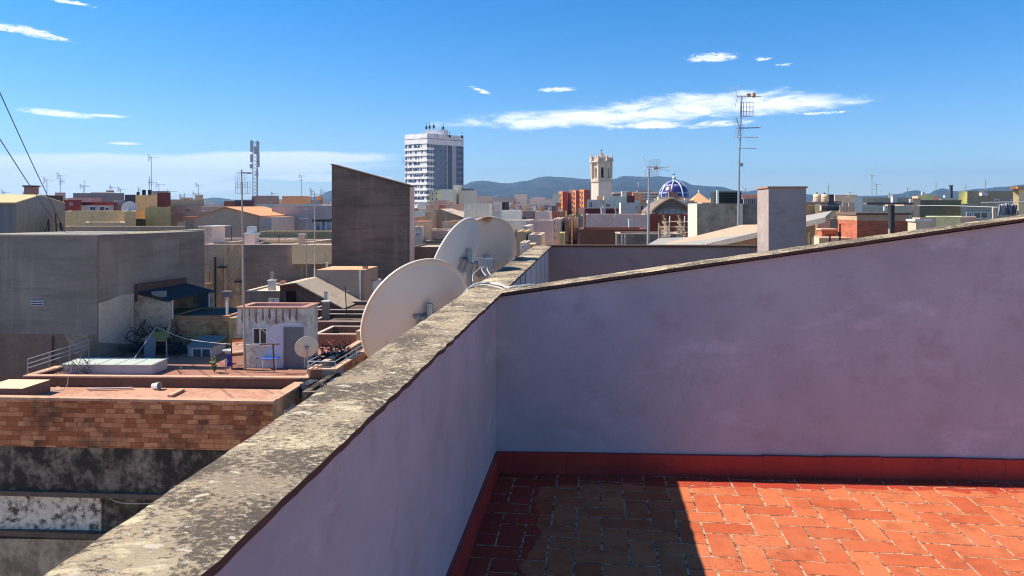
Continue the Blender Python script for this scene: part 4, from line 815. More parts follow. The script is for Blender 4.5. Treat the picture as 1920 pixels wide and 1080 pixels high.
mb = MB(); q = tall.fp(); zz_ = [z0, z1, z1, z0]; mb.prism([tall.A-FD*.03-d3_*.12, tall.B+FD*.1-d3_*.12, tall.C+FD*.1, tall.D-FD*.03], 0, zz_, cap=True); mb.v[0:4] = [Vector((v.x, v.y, z-.09)) for v, z in zip(mb.v[0:4], zz_)]; part(mb, 'roof', S((.12,.09,.08), .4, name='roof_tiles'), t)
mb = MB(); mb.prism([tall.B-FD*.01+d3_*.05, tall.B+FD*.02+d3_*.05, tall.C+FD*.02, tall.C-FD*.01], 0, z1-.11); part(mb, 'side_render', S((.52,.48,.50), .2, name='white_side'), t)
t, b = house('dark wall continuing right of the slanted wall under the dishes', 768.5, 860, 463, 57.5, 5, S((.16,.13,.12), .5, name='dk2'), par=.1)
# roof terrace of the long stained building
t, b = house('white plastered pillar box on the pale roof at its left corner', 381, 398, 424, 58.5, 2, S((.60,.56,.58), .3, name='white_plaster'), par=0, zb=LZ-.3, cap=WHITE, capout=.3, th=.3)
chimney('square white chimney block with flared top above the pale roof', 472, 459, 440, 60, 20, S((.58,.55,.57), .2, name='wp2'), WHITE); chimney('small white box on the flared white chimney', 472, 438, 425, 60, 14, WHITE)
for i, (px, y0, y1) in enumerate(((408,455,432),(411,456,433),(434,456,426),(461,455,429),(478,458,438),(523,456,440))):
    aerial('%s washing-line T-post on the pale roof' % ('leftmost','second','tallest','fourth','fifth','rightmost')[i], px, y0, y1, 61+i*.3, 'T', .035, s=1.0, mat=plain((.10,.08,.08), .8, name='dark_post'), group='washing-line posts on the pale roof')
t, b = house('long low olive wall behind the washing-line posts', 486, 622, 434, 70, 3, S((.34,.33,.22), .4, name='olive_wall'), par=.1); t, b = house('white low parapet strip behind the T-posts', 381, 540, 448, 66.5, 2.5, S((.55,.52,.54), .3, name='wp3'), par=.1)
chimney('pale square chimney left of the twin thin poles', 566, 458, 440, 58.6, 10, S((.5,.42,.38), .3, name='c5'), WHITE)
aerial('left of the twin thin poles before the cream block', 575, 535, 385, 50.8, 'vo', .03, s=.8); aerial('right of the twin thin poles before the cream block', 590, 540, 362, 50.5, 'yw', .035, s=.9, mat=S((.5,.45,.4), .3, name='pole'))
# gabled beige house
gh = Blk(332, 485, 400, 78, 9); BOXES.append(gh.bb); t = thing('building', 'wide beige gabled house with orange tiled slope', 'building', (gh.A.x+4, 82, 0))
zl, za, zr_ = PZ(418, 78), PZ(389.5, 78), PZ(406, 78); ap = gh.F(424, 390); ap = Vector((ap.x, ap.y, 0)); apb = ap+d3_*9
mb = MB(); mb.prism([gh.A, ap, apb, gh.D], 0, [zl, za, za, zl]); mb.prism([ap+FD*.001, gh.B, gh.C, apb+FD*.001], 0, [za, zr_, zr_, za]); part(mb, 'wall', S((.52,.45,.39), .15, (.3,.27,.24), .3, name='beige_gable'), t)
OT = S((.62,.36,.22), .5, (.32,.16,.1), 1.3, thr=.5, name='orange_tiles')
mb = MB(); sheet(mb, [up(ap-d3_*.2, za+.12), up(gh.B-d3_*.2+FD*.3, zr_+.08), up(gh.C+FD*.3, zr_+.08), up(apb, za+.12)], .12); sheet(mb, [up(gh.A-d3_*.1, zl+.06), up(ap-d3_*.1-FD*.002, za+.11), up(apb-FD*.002, za+.11), up(gh.D, zl+.06)], .08); part(mb, 'roof', OT, t)
t, b = house('white-sided annex at the right foot of the orange tiled slope', 485.5, 509, 407, 77.5, 6, S((.46,.44,.46), .2, name='ws'), OT, par=0)
BG = S((.36,.36,.41), .3, (.24,.24,.28), .5, name='blue_grey_wall')
t, b = house('long blue-grey rendered wall with dark door behind the olive wall', 509.5, 630, 386, 84, 6, BG, par=.2); fwin(t, b, 512, 525, 418, 434, name='door', mull=0, sill=False, pane=plain((.08,.11,.16), .6, name='dkblue'), frame=plain((.2,.22,.27), .6, name='dkf'))
t, b = house('glazed sunroom with dark roof beside the slanted wall', 589, 632, 411, 74, 3, plain((.40,.42,.44), .5, name='sunroom'), plain((.04,.045,.05), .5, name='dkroof'), par=0, cap=plain((.05,.055,.06), .5, name='dkroof'), capth=.25, th=.9, capout=.15)
for x0 in (592, 602, 612): fwin(t, b, x0, x0+9, 414, 433, fw=.05, mull=0, sill=False, pane=glass((.10,.16,.22)))
# corrugated gabled hall far left
c0 = Vector((PX(30, 62), 62, 0)); g1 = Vector((PX(122, 71), 71, 0)); lft = Vector((PX(-120, 59), 59, 0)); ze, zk = PZ(380, 62), PZ(366.5, 66)
mid = c0.lerp(g1, .47); dl_ = lft-c0; t = thing('building', 'grey corrugated hall with gable end and yellowish roof at far left', 'building', (c0.x, 68, 0))
mb = MB(); zg = PZ(381, 71); mb.prism([c0, mid, mid+dl_, c0+dl_], 0, [ze, zk, zk, ze]); mb.prism([mid, g1, g1+dl_, mid+dl_], 0, [zk, zg, zg, zk]); 
def ribbed(col, name, per=.5):
    m, t_, b_ = base(name, .6, .4); v = uvwall(t_); s_ = N(t_, 'ShaderNodeSeparateXYZ'); t_.links.new(v, s_.inputs[0]); wv = M(t_, 'SINE', M(t_, 'MULTIPLY', s_.outputs[0], 6.283/per))
    c = MIX(t_, M(t_, 'MULTIPLY', nz(t_, scale=.3, det=4), .7), col, tuple(x*.75 for x in col)); t_.links.new(c, b_.inputs['Base Color']); bump(t_, b_, wv, .04, .8); return m
part(mb, 'wall', ribbed((.19,.22,.245), 'corrugated_steel'), t)
mb = MB(); sheet(mb, [up(c0-(mid-c0).normalized()*.2, ze+.02)+Vector((.1,-.1,0)), up(mid, zk+.08), up(mid+dl_, zk+.08), up(c0+dl_, ze+.02)], .08); sheet(mb, [up(mid, zk+.08), up(g1, zg+.08), up(g1+dl_, zg+.08), up(mid+dl_, zk+.08)], .08); part(mb, 'roof', S((.50,.47,.30), .3, name='yellow_sheet'), t)
chimney('brown square chimney above the corrugated hall', 59, 370, 350.5, 75, 17, S((.30,.20,.19), .3, name='c7'), plain((.06,.05,.06), .7, name='dcap')); t, b = house('low dark ledge behind the corrugated hall roof', 20, 80, 366, 78, 3, plain((.10,.08,.08), .8, name='dledge'), par=0)
t = thing('stay_wires', 'two dark stay wires descending to the corner of the corrugated hall', 'stay wires', P(119, 434, 45))
for a_, b_ in (((-30, 108, 30), (122, 434, 46)), ((-30, 214, 30), (116, 434, 46)), ):
    mb = MB(); A1, B1 = P(*a_), P(*b_); mb.path(bez([A1, A1.lerp(B1, .5)-Vector((0,0,.12)), B1], 12), .022, 5); part(mb, 'wire', plain((.05,.06,.08), .5, name='wire'), t)
mb = MB(); mb.path([P(84, 437, 46), P(91, 410, 46), P(92, 437, 46)], .04); mb.tube(P(119, 440, 46), P(112, 418, 46), .06); mb.tube(P(106, 440, 46), P(104, 400, 46), .04); part(mb, 'anchor', DARK, t)
# rooftops behind the grey building
C = lambda *c: S(tuple(min(.8, x) for x in (c[0]*1.18, c[1]*1.14, c[2]*1.02)), .45, tuple(x*.45 for x in c), .8, name='render')
def H(label, px0, px1, py, Y, dep, col, wins=(), roof=None, **k):
    k.setdefault('radial', px1 < 700 or px0 > 1300)
    t, b = house(label, px0, px1, py, Y, dep, C(*col) if isinstance(col, tuple) else col, roof, **k)
    for x0, x1, y0, y1 in wins: fwin(t, b, x0, x1, y0, y1, fw=max(.05, .0006*Y), mull=0 if x1-x0 < 7 else 1, sill=False)
    return t, b
H('pale stained wall behind the bright coping, dark streaks near its base', 122, 236, 396, 62, 8, (.50,.46,.33), roof=ROOFGREY)
H('low cream strip wall between grey building and yellow block', 160, 234, 417, 56, 3, (.52,.47,.38)); H('smooth olive-cream wall left of the yellow block', 233, 254.5, 396, 60, 6, (.44,.40,.28)); H('low pinkish-beige wall right behind the bright coping', 122, 374, 424.5, 50, 1, (.42,.35,.31))
H('dark crimson rooftop house left of the white annex', 120, 153, 375, 88, 9, (.20,.055,.07), [(131,136,380,385)]); H('white annex with barred windows under a dark red fascia', 152, 213, 385, 86, 7, (.52,.50,.54), [(169,179,387,395),(187,196,387,395),(198,204,389,394)])
H('dark red fascia block above the white annex', 153, 214, 379, 90, 8, (.20,.05,.06)); H('pink terrace house with balustrade above the crimson house', 128, 190, 371, 100, 8, (.50,.34,.36)); H('pale plastered rooftop house beside the wide dish', 213, 238, 375, 95, 8, (.46,.43,.44), [(216,221,379,384)])
H('long slate-blue roofed block with white skylight top', 137, 233, 362, 130, 10, (.20,.21,.28)); H('bright white low roof sliver on the slate-blue block', 170, 215, 360, 138, 6, (.75,.75,.75)); H('small dark shed on the white roof sliver', 199, 214, 357, 142, 4, (.2,.17,.18)); H('pale pink chimney house beyond the hall roof', 103, 123, 361, 120, 6, (.42,.33,.35))
H('near-black blue block left of the yellow block', 234, 256, 365, 82, 8, (.07,.075,.11))
t, b = H('tall yellow-cream block with rust stains and maroon right side', 254, 295, 365.5, 70, 5, (.52,.43,.29)); mb = MB(); mb.prism([b.B-FD*.01+d3_*.1, b.B+FD*.03+d3_*.1, b.C+FD*.03, b.C-FD*.01], 0, b.zt-.02); part(mb, 'side_wall', S((.20,.07,.07), .3, name='maroon_side'), t)
for i, (px, w_) in enumerate(((270, 5), (281, 5), (259, 4))): chimney(('left tall dark flue on the yellow block','right dark flue on the yellow block','small dark cowl on the yellow block corner')[i], px, 367, 356+4*(i == 2), 72, w_, DARK)
H('lower yellow wall with leaning washing in front of the tall yellow block', 272, 320, 388, 66, 6, (.56,.44,.24)); H('dark green shed at the foot of the yellow block', 255, 273, 411, 63, 3, (.06,.09,.08))
H('maroon-panelled stair house behind the yellow block', 295, 320, 361, 84, 6, (.16,.06,.07)); H('pale slab roof above the maroon stair house', 285, 317, 358, 92, 5, (.48,.48,.46)); H('lilac-grey terraced house with small window', 320, 378, 386, 90, 8, (.42,.41,.44), [(350,357,391,397)]); H('dark grey shed in front of the lilac-grey house', 321, 348, 401, 82, 3, (.13,.12,.12))
H('beige roof house with small penthouse left of the aerial grid', 319, 383, 374, 120, 10, (.36,.31,.27)); H('grey penthouse left of the aerial grid', 366, 381, 365, 125, 6, (.33,.30,.30)); H('mauve wall sliver left of the gabled house', 378, 420, 396, 100, 8, (.40,.33,.33))
H('brown-red rooftop house with pale eave near the telecom mast', 420, 440, 377, 150, 9, (.28,.13,.12)); H('dark purple roofed row under the telecom mast', 440, 500, 375.5, 160, 9, (.14,.10,.13)); H('brownish stair house carrying the telecom mast', 472, 489, 368, 170, 8, (.30,.22,.22)); H('red-tiled canopy house right of the telecom mast', 492, 507, 367, 165, 6, (.26,.10,.09))
H('pale concrete block between telecom mast and slanted wall', 476, 512, 380, 130, 8, (.38,.36,.32), [(480,484,384,390),(486,490,384,390)]); H('mauve rooftop house right of the red-tiled canopy', 552, 575, 374, 150, 8, (.36,.30,.34)); H('lilac house with roof clutter next to the slanted wall', 570, 600, 375, 130, 8, (.42,.36,.40)); H('small orange-roofed dormer next to the slanted wall', 593, 606, 368, 135, 5, (.62,.26,.14)); H('pale blue-grey block tight against the slanted wall', 600, 640, 384, 110, 6, (.40,.42,.47))
c = P(242, 390, 66); dish('wide white satellite dish beside the pale rooftop house', c, (.2,-.95,.3), .62, .1, foot=c.z-1.4, mat=WHITE, group=None)
# telecom lattice mast
t = thing('telecom_mast', 'tall telecom lattice mast with stacked antennas on the left skyline', 'telecom mast', P(480, 372, 171)); Y = 171
mb = MB(); w_ = .55
cs = [Vector((dx, dy, 0)) for dx, dy in ((-w_,-w_),(w_,-w_),(0,w_))]; zb_, zt_ = PZ(372, Y), PZ(264, Y); bx_ = PX(480, Y)
for q in cs: mb.tube((bx_+q.x, Y+q.y, zb_), (bx_+q.x, Y+q.y, zt_), .09, 5)
n_ = 16
for k in range(n_):
    za_, zc_ = zb_+(zt_-zb_)*k/n_, zb_+(zt_-zb_)*(k+1)/n_
    for i in range(3): q, r_ = cs[i], cs[(i+1) % 3]; mb.tube((bx_+q.x, Y+q.y, za_), (bx_+r_.x, Y+r_.y, zc_), .045, 4)
part(mb, 'lattice', STEEL, t)
for i, (dx, py, h) in enumerate(((-.7, 264, 2.6), (.7, 266, 2.4), (-.7, 290, 1.8), (.75, 286, 2.2), (0.1, 276, 1.6), (.8, 303, 1.3), (-.8, 308, 1.0), (.5, 322, .9))):
    mb = MB(); mb.box(bx_+dx-.28, bx_+dx+.28, Y-1, Y-.6, PZ(py, Y)-h, PZ(py, Y)); part(mb, 'panel_antenna', plain((.5,.53,.56), .5, name='antenna_grey'), t)
# aerials on the left skyline
AL = [(113,368,328,80,'yw','aerial between hall chimney and crimson house'),(88,368,336,80,'yv','dim aerial beside the hall chimney stay wires'),(156,364,348,110,'y','short aerial over the pink terrace house'),(159,364,338,112,'v','bare spike aerial over the pink terrace house'),
 (210,360,350,130,'y','tiny aerial over the dark roof shed'),(226,364,354,120,'y','tiny aerial over the slate-blue block'),(284,360,294,78,'y','tall thin aerial standing behind the yellow block'),(280,362,330,79,'w','shorter aerial beside the tall thin one'),(298,360,345,90,'y','small aerial over the pale slab roof'),
 (260,366,352,80,'w','stub aerial over the near-black block'),(319,376,358,120,'y','small aerial above the lilac-grey house'),(338,378,363,130,'w','faint aerial left of the grey penthouse'),(372,368,346,124,'y','aerial on the grey penthouse'),(565,378,329,140,'yv','aerial with slanted top left of the slanted wall'),(583,375,352,130,'w','dark-topped aerial near the orange dormer'),
 (512,378,362,150,'y','small aerial over the pale concrete block'),(602,374,352,120,'w','faint aerial by the orange dormer'),(346,380,362,140,'o','faint ring aerial above the beige roof'),(366,380,362,135,'y','faint aerial left of the penthouse aerial'),(44,368,360,90,'w','stub aerial over the hall ridge'),(8,369,359,95,'y','stub aerial at the far left edge')]
for px, y0, y1, Y, k, lb in AL: aerial(lb, px, y0, y1, Y, k, s=1.0 if Y < 100 else 1.3, ang=random.uniform(-.6, .6))
# ================================================================ the white high-rise
Y = 395; kx = lambda px, Y: PX(px, Y)
Cc = Vector((kx(802, Y), Y, 0)); Lc = Vector((kx(760, 404), 404, 0)); Rc = Vector((kx(868.5, 412), 412, 0)); Bc = Lc+(Rc-Cc)
t = thing('high_rise', 'white banded high-rise with blue glass side rising above the city', 'high-rise', ((Cc.x+Bc.x)/2, 404, 0)); BOXES.append((Lc.x-2, Rc.x+6, 390, 430))
HW = S((.62,.74,.85), .05, name='white_cladding'); HG = plain((.50,.46,.48), .6, name='grey_cladding'); GL = glass((.09,.13,.20), .2); GD = glass((.035,.05,.085), .2)
zt = PZ(250, Y); mb = MB(); fp_ = [Cc, Rc, Bc, Lc]; mb.prism(fp_, 0, zt-1.5); part(mb, 'core', GD, t)
aL, aR = (Lc-Cc), (Rc-Cc); nL = Vector((aL.y, -aL.x, 0)).normalized(); nL = nL if nL.y < 0 else -nL; nR = Vector((aR.y, -aR.x, 0)).normalized(); nR = nR if nR.y < 0 else -nR
def onw(p, a, f0, f1, z0, z1, n, out, mb): mb.obox(p+a*f0+Vector((0,0,z0))-n*.05, a*(f1-f0), (0,0,z1-z0), n*(out+.05))
hh = 10.9/1400*Y
mb = MB(); z = zt
onw(Cc, aL, 0, 1, PZ(259, Y), zt, nL, .5, mb); onw(Cc, aL, 0, 1, PZ(269, Y), PZ(260, Y), nL, .35, mb); onw(Cc, aR, 0, 1, PZ(259, Y), zt, nR, .5, mb); onw(Cc, aR, 0, 1, PZ(270, Y), PZ(260, Y), nR, .3, mb); mb.prism([p for p in fp_], zt-1.49, zt-.5); part(mb, 'crown', HW, t)
bands = MB(); wins = MB(); curt = MB(); rc = random.Random(4)
for k in range(13):
    zc = PZ(276.5+10.9*k, Y); f = MB(); onw(Cc, aL, -.0, 1.0, zc-hh*.40, zc, nL, .55, f); onw(Cc, aR, 0, .16, zc-hh*.40, zc, nR, .45, f); part(f, 'floor_band', HW, t)
    w_ = MB(); o = zc+.02
    fr = [0, .1, .17, .3, .36, .45, .58, .66, .8, .88, 1]
    for i in range(1, 10, 1 if k % 3 else 2):
        hg = hh*.56*(.5 if rc.random() < .3 else 1); ww = .05 if rc.random() < .6 else .085
        onw(Cc, aL, fr[i]-ww/2, fr[i]+ww/2, o+hh*.56-hg, o+hh*.56, nL, .12, w_)
    if rc.random() < .7: onw(Cc, aL, .03, .24, o, o+hh*.56, nL, .14, w_)
    for i in range(3): onw(Cc, aR, .03+.045*i, .03+.045*i+.012, o, o+hh*.56, nR, .12, w_)
    part(w_, 'window_frames', WHITE, t)
    g_ = MB(); onw(Cc, aR, .17, .50, zc-hh*.35, zc+hh*.12, nR, .12, g_); onw(Cc, aR, .80, .985, zc-hh*.35, zc+hh*.1, nR, .12, g_); part(g_, 'glass_band', plain((.20,.25,.33), .3, name='blue_spandrel'), t)
    g_ = MB()
    for i in range(9): f0 = .18+.035*i; onw(Cc, aR, f0, f0+.014*(1+rc.random()*.6), zc+hh*.14, zc+hh*.62, nR, .08, g_)
    part(g_, 'curtains', plain((.34,.38,.44), .6, name='curtain'), t)
mb = MB()
for f0, f1 in ((.505, .54), (.66, .785), (.985, 1.0)): onw(Cc, aR, f0, f1, 0, PZ(270, Y)-.02, nR, .4, mb)
part(mb, 'column', HG, t)
mb = MB(); q0 = Cc+(Rc-Cc)*.1+(Lc-Cc)*.3; mb.obox(Vector((kx(797, 402), 402, zt-.6)), (kx(838, 402)-kx(797, 402),0,0), (0,9,0), (0,0,3.3)); part(mb, 'penthouse', HW, t)
mb = MB(); p = Cc+aR*.12+nR*.52; mb.poly([p+Vector((0,0,zt+.1)), p+aR*.17+Vector((0,0,zt+.1)), p+aR*.17+Vector((0,0,zt-3.4))][::1]); mb.poly([p+Vector((0,0,zt+.1))+nR*.3, p+aR*.17+Vector((0,0,zt-3.4))+nR*.3, p+aR*.17+Vector((0,0,zt+.1))+nR*.3]); part(mb, 'gable_fin', WHITE, t)
for i, (px, py) in enumerate(((799,230),(805,229),(813,228),(831,231),(828,236),(866,247),(843,246))): mb = MB(); mb.tube((kx(px, 402), 403, zt+.5), (kx(px, 402), 403, PZ(py, 402)), .22, 5, .1); mb.box(kx(px, 402)-.5, kx(px, 402)+.5, 402.6, 403.4, PZ(py+8, 402)-1, PZ(py+8, 402)+.4); part(mb, 'roof_aerial', DARK, t)
H('white-edged annex block with green-tinted windows at the high-rise foot', 806, 826, 356, 380, 8, (.30,.34,.33), [(809,813,360,366),(816,821,360,366),(809,813,370,376),(816,821,370,376)]); H('blank lilac end wall right of the green-windowed annex', 826, 850, 355, 376, 14, (.66,.63,.62)); H('slim pale tower strip beside the blank lilac wall', 850, 864, 347, 388, 10, (.6,.58,.6), [(852,855,358,380)]); H('lower pale grey block at the right foot of the high-rise', 860, 886, 357, 384, 14, (.56,.56,.56)); H('dark roof canopy on the lower pale grey block', 866, 884, 354, 392, 8, (.12,.14,.17))
# ================================================================ centre: roofs between the slanted wall and the street
gh2 = Blk(800, 888, 400, 92, 8); BOXES.append(gh2.bb); t = thing('building', 'beige gabled house with pale verge in front of the high-rise', 'building', (gh2.A.x+3, 95, 0))
ap = gh2.F(826, 394); ap = Vector((ap.x, ap.y, 0)); z0, za, z1 = PZ(396, 92), PZ(393, 92), PZ(417, 92)
mb = MB(); mb.prism([gh2.A, ap, ap+d3_*8, gh2.D], 0, [z0, za, za, z0]); mb.prism([ap+FD*.001, gh2.B, gh2.C, ap+d3_*8+FD*.001], 0, [za, z1, z1, za]); part(mb, 'wall', S((.33,.28,.24), .3, (.2,.17,.15), .4, name='beige_gable2'), t)
mb = MB(); sheet(mb, [up(ap-d3_*.2, za+.1), up(gh2.B-d3_*.2+FD*.3, z1+.08), up(gh2.C+FD*.3, z1+.08), up(ap+d3_*8, za+.1)], .1); part(mb, 'roof', S((.55,.48,.40), .3, name='pale_roof2'), t)
H('pinkish sloping house left of the beige gable', 770, 801, 406, 90, 7, (.42,.33,.31)); H('grey-green pilaster block against the beige gable', 797, 808, 397, 88, 3, (.33,.31,.26))
H('white stair house under a small orange roof by the slanted wall', 776, 791, 425, 66, 4, (.55,.52,.54), [(779,788,437,441)], roof=S((.6,.25,.13), .3, name='orange2')); H('small orange-roofed lean-to by the slanted wall', 775, 797, 415, 67, 3, (.42,.36,.33), roof=S((.5,.2,.12), .3, name='orange3'), par=0); H('lilac terrace wall behind the edge-on dish', 791, 840, 432, 70, 6, (.48,.41,.44)); H('dark band wall under the lilac terrace wall', 796, 850, 452, 64, 4, (.20,.18,.18))
H('orange roofed block peeping between dish and lilac tower', 896, 922, 385.5, 170, 8, (.60,.28,.13)); H('lilac-white box house directly above the far dish', 893, 941, 395, 120, 8, (.56,.53,.60)); t, b = H('lilac stair tower with dark right side above the far dish', 925, 940, 378.5, 130, 5, (.55,.52,.60)); H('near-black slab beside the lilac stair tower', 940.5, 947, 379, 131, 6, (.04,.045,.08))
H('blue-grey house with dark recess holding a white dish', 944, 965, 401, 110, 8, (.36,.35,.42), [(950,960,407,417)]); c = P(955, 412, 108); dish('small white satellite dish in the dark recess of the blue-grey house', c, (.1,-.95,.3), .75, .12, foot=c.z-1.5, mat=WHITE, group=None)
H('pale blue house with cluttered roof left of the street', 1003, 1030, 397, 125, 8, (.50,.52,.60)); H('broad lilac party wall left of the street', 987, 1036, 413.5, 82, 8, (.46,.43,.50)); H('dark blue recess house on the skyline left of the street', 1016, 1042, 386, 170, 9, (.10,.12,.17), [(1020,1026,389,394)])
H('pale concrete long house below the far orange town', 974, 1016, 389, 190, 9, (.45,.42,.39)); H('white thin-edged flat roof left of the street', 949, 968, 394, 140, 7, (.66,.66,.68)); H('ochre end house at the bottom of the street', 1049, 1057, 437, 62, 3, (.52,.47,.22)); H('white streaked house at the end of the near coping', 990, 1014, 440, 60, 5, (.50,.48,.48), [(994,998,446,452)])
H('low cream roof block at the end of the near coping', 990, 1002, 458, 48, 2, (.5,.42,.3)); H('white boxed parapet just past the far dish', 981, 990, 424, 70, 6, (.55,.53,.56)); H('tan roofed house just right of the far dish', 968, 986, 434, 60, 5, (.45,.38,.27)); H('white narrow annex right of the far dish', 975, 986, 455, 45, 3, (.52,.48,.52), [(977,984,460,466)])
H('pilastered white street facade', 1036, 1049, 411, 84, 14, (.44,.42,.42), [(1038,1041,415,422),(1043,1046,415,422),(1038,1041,428,436),(1043,1046,428,436),(1038,1041,442,450),(1043,1046,442,450)])
for i, (x0, x1, py, Y, c_, lb) in enumerate(((1058,1065,411,90,(.20,.13,.11),'brown narrow facade left side of the street canyon'),(1065,1074,404,110,(.30,.24,.20),'tan narrow facade with cornice in the street canyon'),(1074,1083,409,100,(.33,.28,.24),'beige facade with stacked balconies in the street canyon'),(1083,1090,405,92,(.40,.35,.30),'pale facade with balconies beside the rusty wall'))):
    t, b = H(lb, x0, x1, py, Y, 12, c_, [(x0+1.2, x0+3.4, y, y+5) for y in range(int(py)+5, 450, 10)]+[(x1-3.2, x1-1.2, y, y+5) for y in range(int(py)+5, 450, 10)])
    mb = MB()
    for y in range(int(py)+11, 455, 10): p = b.F(x0+.8, y); q = b.F(x1-.8, y); mb.obox(p, FD*(q-p).dot(FD), (0,0,.12), b.nf*.5); mb.obox(p+b.nf*.45, FD*(q-p).dot(FD), (0,0,.9), b.nf*.03)
    part(mb, 'balcony', S((.4,.36,.32), .4, name='balcony'), t)
H('green-grey flat wall behind the street tree', 1044, 1060, 396, 150, 8, (.30,.30,.20)); H('small pink house behind the street tree', 1085, 1100, 390, 130, 8, (.45,.36,.34))
# street tree
def tree(label, px, py0, py1, Y, wpx, col=(.05,.08,.025), seed=3, n=900, ls=None, zb=0., name='tree'):
    rnd = random.Random(seed); c = Vector((PX(px, Y), Y, zb)); zt = PZ(py1, Y); zc = PZ(py0, Y); rw = wpx/1400*Y/2; t = thing(name, label, 'tree', c)
    mt = MB(); mt.tube(c, (c.x, c.y, (zt+zc)/2), rw*.12, 7, rw*.05); ml = MB(); ls = ls or rw*.16; H_ = (zt-zc)/2; mid_ = Vector((c.x, c.y, (zt+zc)/2))
    cl = []
    for k in range(14):
        d_ = Vector((rnd.gauss(0,1), rnd.gauss(0,1), rnd.gauss(0,1))).normalized(); q = mid_+Vector((d_.x*rw*.72, d_.y*rw*.72, d_.z*H_*.75)); cl.append(q); mt.tube((c.x, c.y, zc+H_*.4), q, rw*.03, 4, rw*.01)
    for k in range(n):
        q = rnd.choice(cl)+Vector((rnd.gauss(0,1)*rw, rnd.gauss(0,1)*rw, rnd.gauss(0,1)*H_))*.2; d_ = Vector((rnd.gauss(0,1), rnd.gauss(0,1), rnd.gauss(0,1))).normalized(); s_ = d_.orthogonal().normalized()
        ml.col = rnd.random(); ml.poly([q-d_*ls*.5, q+s_*ls*.35, q+d_*ls*.5, q-s_*ls*.35])
    m, tt, bb = base('foliage', .6); at = N(tt, 'ShaderNodeAttribute', attribute_name='tone'); tt.links.new(MIX(tt, at.outputs['Fac'], tuple(x*.6 for x in col), tuple(x*1.5 for x in col)), bb.inputs['Base Color'])
    part(mt, 'trunk', plain((.1,.07,.05), .9, name='bark'), t); part(ml, 'crown', m, t); return t
tree('bushy green tree rising above the street canyon roofs', 1078, 420, 392, 118, 19)
# ---- orange apartment towers
OR = (.62,.24,.09); DRD = (.30,.08,.07)
for i, (x0, x1, py, Y, lab) in enumerate(((1047,1064,359,460,'leftmost orange apartment slab with dark red flank'),(1062,1073,361,468,'mustard-brown middle apartment slab'),(1073,1088,357,455,'middle orange apartment tower with balcony column'),(1086,1106,355.5,450,'rightmost orange apartment tower tight to the belfry'))):
    k = Blk(x0, x1, py, Y, 16); BOXES.append(k.bb); t = thing('apartment_tower', lab, 'apartment tower', (k.A.x+2, Y+5, 0), 'orange apartment towers left of the belfry')
    w_ = k.w; mb = MB(); A_ = k.A+FD*w_*.45; mb.prism([k.A+d3_*5, A_, k.B, k.C, k.D], 0, k.zt); part(mb, 'wall', S(OR if i != 1 else (.40,.24,.08), .2, name='orange_render'), t)
    mb = MB(); mb.prism([A_+FD*.1-d3_*.15, k.B-d3_*.15, k.B-d3_*.02, A_+FD*.1-d3_*.02], 0, k.zt-.5); part(mb, 'dark_flank', S(DRD, .2, name='dark_red_render'), t)
    u_ = (A_-(k.A+d3_*5)); nn_ = Vector((u_.y, -u_.x, 0)).normalized(); 
    for j in range(10):
        z = k.zt-2.6-3.*j; mb = MB()
        for f in (.15, .55): mb.obox(k.A+d3_*5+u_*f+Vector((0,0,z)), u_*.22, (0,0,1.5), nn_*.15)
        part(mb, 'window', GD, t); mb = MB(); mb.obox(k.A+d3_*5+u_*.4+Vector((0,0,z-.6)), u_*.12, (0,0,1.1), nn_*.9); part(mb, 'balcony', S((.7,.55,.42), .2, name='bal'), t)
H('white stepped apartment house left of the orange towers', 1036, 1048, 364, 440, 12, (.66,.62,.58)); H('white low terrace block at the foot of the orange towers', 1032, 1045, 377, 400, 10, (.72,.70,.68)); H('red-brown low block at the foot of the orange towers', 1042, 1050, 380, 380, 10, (.35,.13,.09)); H('white roof box above the orange towers', 1068, 1076, 355, 475, 5, (.7,.68,.66))
# ---- bell tower
Y = 350; cx, cy = PX(1127.5, Y+5), Y+5; u1 = Y/1400.
t = thing('bell_tower', 'cream octagonal stone bell tower with arched openings and pinnacled crown', 'bell tower', (cx, cy, 0)); BOXES.append((cx-6, cx+6, cy-6, cy+6))
ST = S((.60,.60,.58), .3, (.25,.21,.17), .5, thr=.5, name='cream_stone'); ST2 = S((.48,.47,.45), .4, (.16,.13,.11), .6, name='grey_stone')
def octo(r, rot=22.5): return [Vector((cx+r*math.cos(R(rot+45*k)), cy+r*math.sin(R(rot+45*k)), 0)) for k in range(8)]
rz = lambda y: PZ(y, Y)
mb = MB(); mb.prism(octo(19.5*u1), 0, rz(341)); part(mb, 'shaft', ST, t)
mb = MB(); mb.prism(octo(21*u1), rz(341)+.001, rz(338)); mb.prism(octo(20*u1), rz(338)+.001, rz(333)); part(mb, 'cornice', ST2, t); mb = MB(); mb.prism(octo(21.2*u1), rz(305.5), rz(304)); mb.prism(octo(23*u1), rz(304)+.001, rz(301.5)); mb.prism(octo(20*u1), rz(301.4), rz(298)); part(mb, 'cornice', ST2, t)
